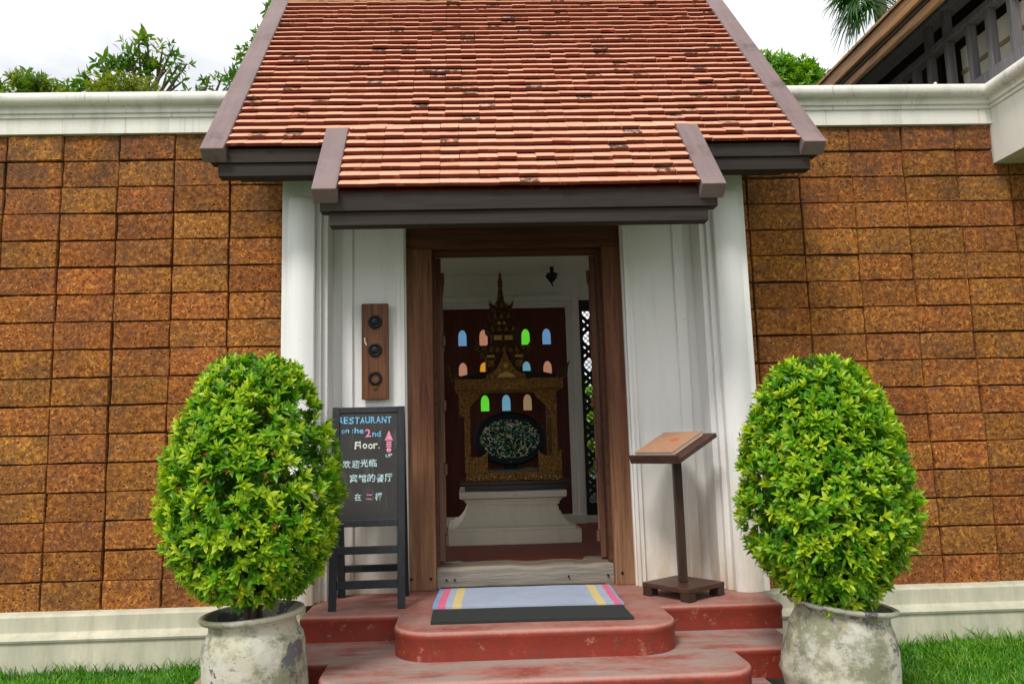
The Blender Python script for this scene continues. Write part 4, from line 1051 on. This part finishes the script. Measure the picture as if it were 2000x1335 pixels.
# dark fixture under the ceiling
Fx = thing('ceiling_fixture', 'small dark conical fixture with a dangling tip under the room ceiling', 'fixture', (.86, 2.5, 1.50))
MB().lathe([(0,.02),(.02,.035),(.042,.06),(.055,.098),(.055,.112)], (.86, 2.5, 1.537), 20).build('cone', M['iron'], Fx, smooth=40)
MB().tube([(.86,2.5,1.649),(.86,2.5,1.716)], .02, 10).build('neck', M['iron'], Fx)
MB().tube([(.80,2.49,1.625),(.85,2.47,1.55),(.862,2.46,1.515)], [.010,.009,.006], 8).build('arm', M['iron'], Fx)

# ================================================================== BALCONY WING ON THE RIGHT
Bw = thing('balcony_wing', 'white plastered balcony with dark wooden railing and brown eaves at upper right', 'building', (4.2, -1, GR))
WX = 3.60
prof = [(WX + .03 + (y + .03) * 1.0, z) for y, z in CAPZ if y < .2]
prof = [(WX+1.9, 1.80), (WX, 1.80)] + [(WX + (y + .03), z) for y, z in CAPZ[2:-1]] + [(WX+1.9, 2.334)]
MB().prism(prof, -6.0, .10, 'Y').build('parapet', M['cap'], Bw, smooth=35)
MB().box(WX+.25, WX+1.9, .26, 5.0, GR, 2.32).build('lower_wall', M['inner_wall'], Bw)
MB().box(3.68, 3.80, -3.0, 4.2, 2.365, 2.500).build('sill_beam', M['rail_wood'], Bw, bevel=.006)
MB().box(3.69, 3.79, -3.0, 4.2, 2.945, 3.000).build('handrail', M['rail_wood'], Bw, bevel=.006)
MB().box(3.66, 3.82, -.30, 4.2, 3.190, 3.245).build('eave_rail', M['rail_wood'], Bw, bevel=.006)
for y, tall in ((-1.02,1),(-.80,0),(-.59,0),(-.38,0),(-.175,0),(.045,0),(.255,0),(.505,1),(.735,1),(.93,0),(1.13,0),(1.34,0),(1.55,0),(1.76,1),(1.97,0)):
    MB().box(3.700, 3.760, y-.022, y+.022, 2.5005, 2.9445).build('baluster', M['rail_wood'], Bw, bevel=.004)
    if tall: MB().box(3.700, 3.760, y-.022, y+.022, 3.0005, 3.1895).build('baluster', M['rail_wood'], Bw, bevel=.004)
for ya, yb in ((-2.6,-1.2),(-1.195,-.32),(-.315,.57)):
    cp = MB().box(3.86, 3.91, ya, yb, 2.40, 2.925).build('cream_panel', M['cream'], Bw, bevel=.004)
    MB().box(3.848, 3.8595, ya+.004, yb-.004, 2.715, 2.745).build('strip', M['tan'], cp)
MB().box(4.60, 4.72, -3.0, 4.2, 2.335, 4.3).build('upper_wall', M['soffit_wood'], Bw)
for y in (-1.0, .55, 1.9): MB().box(4.55, 4.60, y, y+.10, 2.335, 4.2).build('post', M['soffit_wood'], Bw)
sl_ = .62
def eave(m, x0, x1, z0, th_, ya, yb): return m.prism([(x0,z0),(x1,z0+(x1-x0)*sl_),(x1,z0+(x1-x0)*sl_+th_),(x0,z0+th_)], ya, yb, 'Y')
eave(MB(), 3.235, 5.4, 3.02, .06, -.42, 4.4).build('roof', M['soffit_wood'], Bw)
MB().box(3.200, 3.234, -.42, 4.4, 2.985, 3.095).build('fascia', M['eave_wood'], Bw, bevel=.005)
MB().box(3.250, 3.290, -.42, 4.4, 2.895, 2.970).build('fascia', M['eave_wood'], Bw, bevel=.005)
MB().box(3.236, 3.262, -.42, 4.4, 2.955, 3.02).build('eave_batten', M['soffit_wood'], Bw)
for k in range(46):
    y = -.42 + k*.125
    if y > 4.3: break
    m = MB(); eave(m, 3.175, 3.42, 3.088, .022, y, y+.118); m.build('eave_tile', M['ridge'], Bw)
fl = MB()
for k in range(7):
    a = k*.9; c0 = Vector((3.74 + .03*math.cos(a), -.075 + .035*math.sin(a), 2.985 - .006*k)); n_ = Vector((math.cos(a), math.sin(a)*.6-.6, .3)).normalized(); u = n_.orthogonal().normalized(); w = n_.cross(u); fl.slot = 1 if k in (2,5) else 0
    for q in range(5):
        b = q*1.2566; d = u*math.cos(b) + w*math.sin(b); e = u*math.cos(b+.45) + w*math.sin(b+.45); f_ = u*math.cos(b-.45) + w*math.sin(b-.45)
        fl.add([c0, c0 + e*.016 + n_*.004, c0 + d*.030, c0 + f_*.016 + n_*.004], [(0,1,2,3)])
tag(fl.build('flower_spray', [M['flower'], M['flower_red']]), 'yellow and red flowers hanging over the balcony handrail', 'flowers')

# ================================================================== TREES AND SHRUBS BEHIND THE WALL
TB = leaf_verts(1, .34, .16, .05)
def tree(name, label, cat, base, branches, leaf, nper, size, mat, tone, spread=.12, droop=.2, group=None, extra=0):
    """trunk, limbs reaching to each (x,y,z,r) clump, leaf sprays scattered through the clumps"""
    T = thing(name, label, cat, base, group); b = Vector(base)
    top = Vector((sum(q[0] for q in branches)/len(branches), sum(q[1] for q in branches)/len(branches), min(q[2] for q in branches) - .5))
    m = MB(); m.tube([b, b.lerp(top, .5) + Vector((.05,.03,0)), top], [.09,.07,.05], 8); m.build('trunk', M['bark'], T, smooth=60)
    lm = MB()
    for x, y, z, r in branches:
        e = Vector((x,y,z)); mid = top.lerp(e, .5) + Vector((random.uniform(-.06,.06), random.uniform(-.06,.06), .10))
        lm.tube([top, mid, e, e + (e-mid).normalized()*r*.7], [.035,.020,.010,.003], 6)
    lm.build('limb', M['bark'], T, smooth=60)
    Ps = []; 
    for x, y, z, r in branches:
        n = int(nper * (r/.25)**2); v = rng.normal(size=(n,3)); v /= np.linalg.norm(v, axis=1, keepdims=True)
        Ps.append(np.array([x,y,z]) + v * (r * rng.uniform(.25,1.05,n)[:,None]**.7) * np.array([1,1,.8]))
    C = np.concatenate(Ps); A_ = C - np.array([b.x, b.y, top.z - .2]); A_ /= np.linalg.norm(A_, axis=1, keepdims=True); A_ += rng.normal(0,.45,A_.shape); A_[:,2] -= droop; A_ /= np.linalg.norm(A_, axis=1, keepdims=True)
    s = sprigs(C, A_, leaf, rng.uniform(*size, len(C)), np.clip(rng.normal(tone,.2,len(C)),0,1), 1.0)
    V, F, Tn, _ = leaves(*s, TB)
    tag(link('crown', fast_mesh('crown', V - np.array(base), F, mat, Tn), T, (0,0,0)), kind='stuff')
    return T
def cl(*a): return [(x,y,z,r) for x,y,z,r in a]
Yt = 4.0
tree('round_tree', 'low dense dome of foliage showing over the far left of the block wall', 'tree', (-5.1, Yt, GR),
     cl((-5.45,Yt,4.15,.33),(-5.1,Yt,4.25,.33),(-4.78,Yt,4.14,.30),(-5.25,Yt,3.9,.4),(-4.7,Yt,3.9,.35),(-5.05,Yt-.2,4.30,.20),(-5.6,Yt,4.0,.3),(-4.95,Yt,3.75,.45)), 7, 60, (.09,.14), M['tree_leaf'], .60)
tree('sparse_tree', 'open branched tree with drooping leaves rising above the left wall', 'tree', (-3.95, Yt+.1, GR),
     cl((-4.52,Yt,4.36,.13),(-4.42,Yt,4.44,.12),(-4.28,Yt,4.40,.15),(-4.33,Yt,4.66,.12),(-4.12,Yt,4.58,.18),(-4.02,Yt,4.78,.16),(-3.90,Yt,4.90,.16),(-3.80,Yt,4.98,.11),(-3.95,Yt,4.62,.18),(-3.75,Yt,4.68,.16),(-3.62,Yt,4.80,.09),(-3.50,Yt,4.84,.11),(-3.42,Yt,4.62,.12),(-3.34,Yt,4.62,.07),(-3.58,Yt,4.55,.15),(-3.38,Yt,4.42,.07),(-3.45,Yt,4.30,.06),(-4.15,Yt,4.30,.22)), 6, 20, (.11,.18), M['tree_leaf'], .45, droop=.55)
tree('olive_bush', 'yellowish green bushy shrub top in front of the open branched tree', 'shrub', (-3.9, 3.2, GR),
     cl((-4.0,3.3,3.92,.20),(-3.75,3.3,3.97,.22),(-3.5,3.3,3.93,.20),(-3.62,3.3,4.03,.14),(-3.9,3.3,4.02,.16),(-3.75,3.3,3.75,.3)), 7, 120, (.05,.08), M['olive_leaf'], .55)
tree('leafy_tree', 'tall leafy tree half hidden behind the left slope of the tiled roof', 'tree', (-2.1, 5.0, GR),
     cl((-2.95,5,5.0,.20),(-2.80,5,5.20,.22),(-2.95,5,4.72,.12),(-2.70,5,5.42,.16),(-2.60,5,5.62,.18),(-2.50,5,5.92,.16),(-2.42,5,6.15,.15),(-2.55,5,5.3,.3),(-2.4,5,5.75,.3),(-2.2,5,6.1,.35),(-2.0,5,5.6,.5),(-2.55,5,4.8,.3)), 6, 34, (.11,.17), M['tree_leaf'], .42, droop=.45)
tree('sapling', 'thin sapling sprigs poking above the left wall beside the roof', 'tree', (-3.05, Yt, GR),
     cl((-3.18,Yt,4.30,.09),(-3.05,Yt,4.45,.10),(-2.90,Yt,4.46,.08),(-2.82,Yt,4.33,.10),(-3.0,Yt,4.30,.11),(-3.37,Yt,4.27,.10)), 6, 26, (.09,.13), M['tree_leaf'], .38, droop=.4)
tree('round_shrub', 'bright green round shrub top between the tiled roof and the brown eaves', 'shrub', (4.15, Yt, GR),
     cl((3.95,Yt,4.45,.24),(4.15,Yt,4.42,.24),(4.36,Yt,4.38,.20),(3.80,Yt,4.62,.14),(4.0,Yt,4.62,.12),(4.28,Yt,4.52,.14),(4.12,Yt,4.2,.34),(4.42,Yt,4.22,.22),(3.72,Yt,4.35,.2)), 7, 110, (.07,.11), M['leaf'], .38)
tree('garden_bush', 'green garden bush seen through the lattice window', 'shrub', (1.75, 5.2, GR),
     cl((1.55,5.2,.25,.34),(1.9,5.2,.35,.34),(1.7,5.2,.60,.26),(2.1,5.2,.1,.35),(1.5,5.2,-.2,.4),(1.9,5.2,-.3,.4),(1.7,5.1,-.7,.4)), 7, 60, (.10,.15), M['leaf'], .45)
# fan palm with hanging fingers behind the eaves
Pm = thing('fan_palm', 'fan palm with drooping dark green fronds behind the brown eaves', 'palm tree', (6.75, 6.2, GR))
crown_c = Vector((6.62, 6.2, 6.88)); 
pt = MB(); pt.tube([(6.75,6.2,GR),(6.65,6.2,3.0),crown_c], [.14,.11,.09], 10); pt.build('trunk', M['bark'], Pm, smooth=60)
Vp = []; Fp = []; Tp = []
for k in range(26):
    az = rng.uniform(0, 2*np.pi) if k > 11 else rng.uniform(2.4, 4.0); el = rng.uniform(-1.0, .9)
    d = Vector((math.cos(az)*math.cos(el), math.sin(az)*math.cos(el)*.8, math.sin(el))); ln = rng.uniform(.30,.62)
    hub = crown_c + d*ln
    pt2 = MB(); pt2.tube([crown_c, crown_c.lerp(hub,.5)+Vector((0,0,.04)), hub], [.014,.011,.009], 5); pt2.build('petiole', M['palm_leaf'], Pm)
    u = d.orthogonal().normalized() if abs(d.z) > .95 else d.cross(Vector((0,0,1))).normalized(); w = u.cross(d)
    n = 17
    for q in range(n):
        a = (q/(n-1) - .5) * 3.6; dr = (d*math.cos(a) + u*math.sin(a)).normalized(); L = rng.uniform(.36,.52); wd = .018
        side = dr.cross(w).normalized(); tn = float(np.clip(rng.normal(.45,.2),0,1)); b = len(Vp); p = hub.copy()
        for s_, wk in ((0,.5),(.3,1.),(.6,.9),(.85,.5),(1.,.05)):
            pp = hub + dr*L*s_ + Vector((0,0,-.34*s_*s_*L/.5*(.8+.5*rng.uniform())))
            Vp += [tuple(pp - side*wd*wk), tuple(pp + side*wd*wk)]; Tp += [tn, tn]
        for s_ in range(4): i = b + 2*s_; Fp.append((i, i+1, i+3, i+2))
tag(link('fronds', fast_mesh('fronds', np.array(Vp) - np.array(Pm.location), np.array(Fp), M['palm_leaf'], np.array(Tp)), Pm, (0,0,0)), kind='stuff')
# grey planter on a thin white stand, glimpsed through the lattice
Gp = thing('plant_stand', 'grey planter on a thin white wire stand seen low through the lattice window', 'plant stand', (1.30, 3.3, GR))
MB().lathe([(.0,.0),(.11,.0),(.15,.10),(.15,.24),(.13,.26)], (1.30,3.3,-.62), 20).build('planter', M['zinc'], Gp, smooth=40)
for a in range(4):
    MB().tube([(1.30+.11*math.cos(a*1.57+.4),3.3+.11*math.sin(a*1.57+.4),GR),(1.30+.10*math.cos(a*1.57+.4),3.3+.10*math.sin(a*1.57+.4),-.62)], .008, 6).build('leg', M['white_metal'], Gp)

# lift everything so that the lawn is z = 0
for o in SC.objects:
    if o.parent is None and o.type in ('MESH', 'EMPTY'): o.location.z += GZ
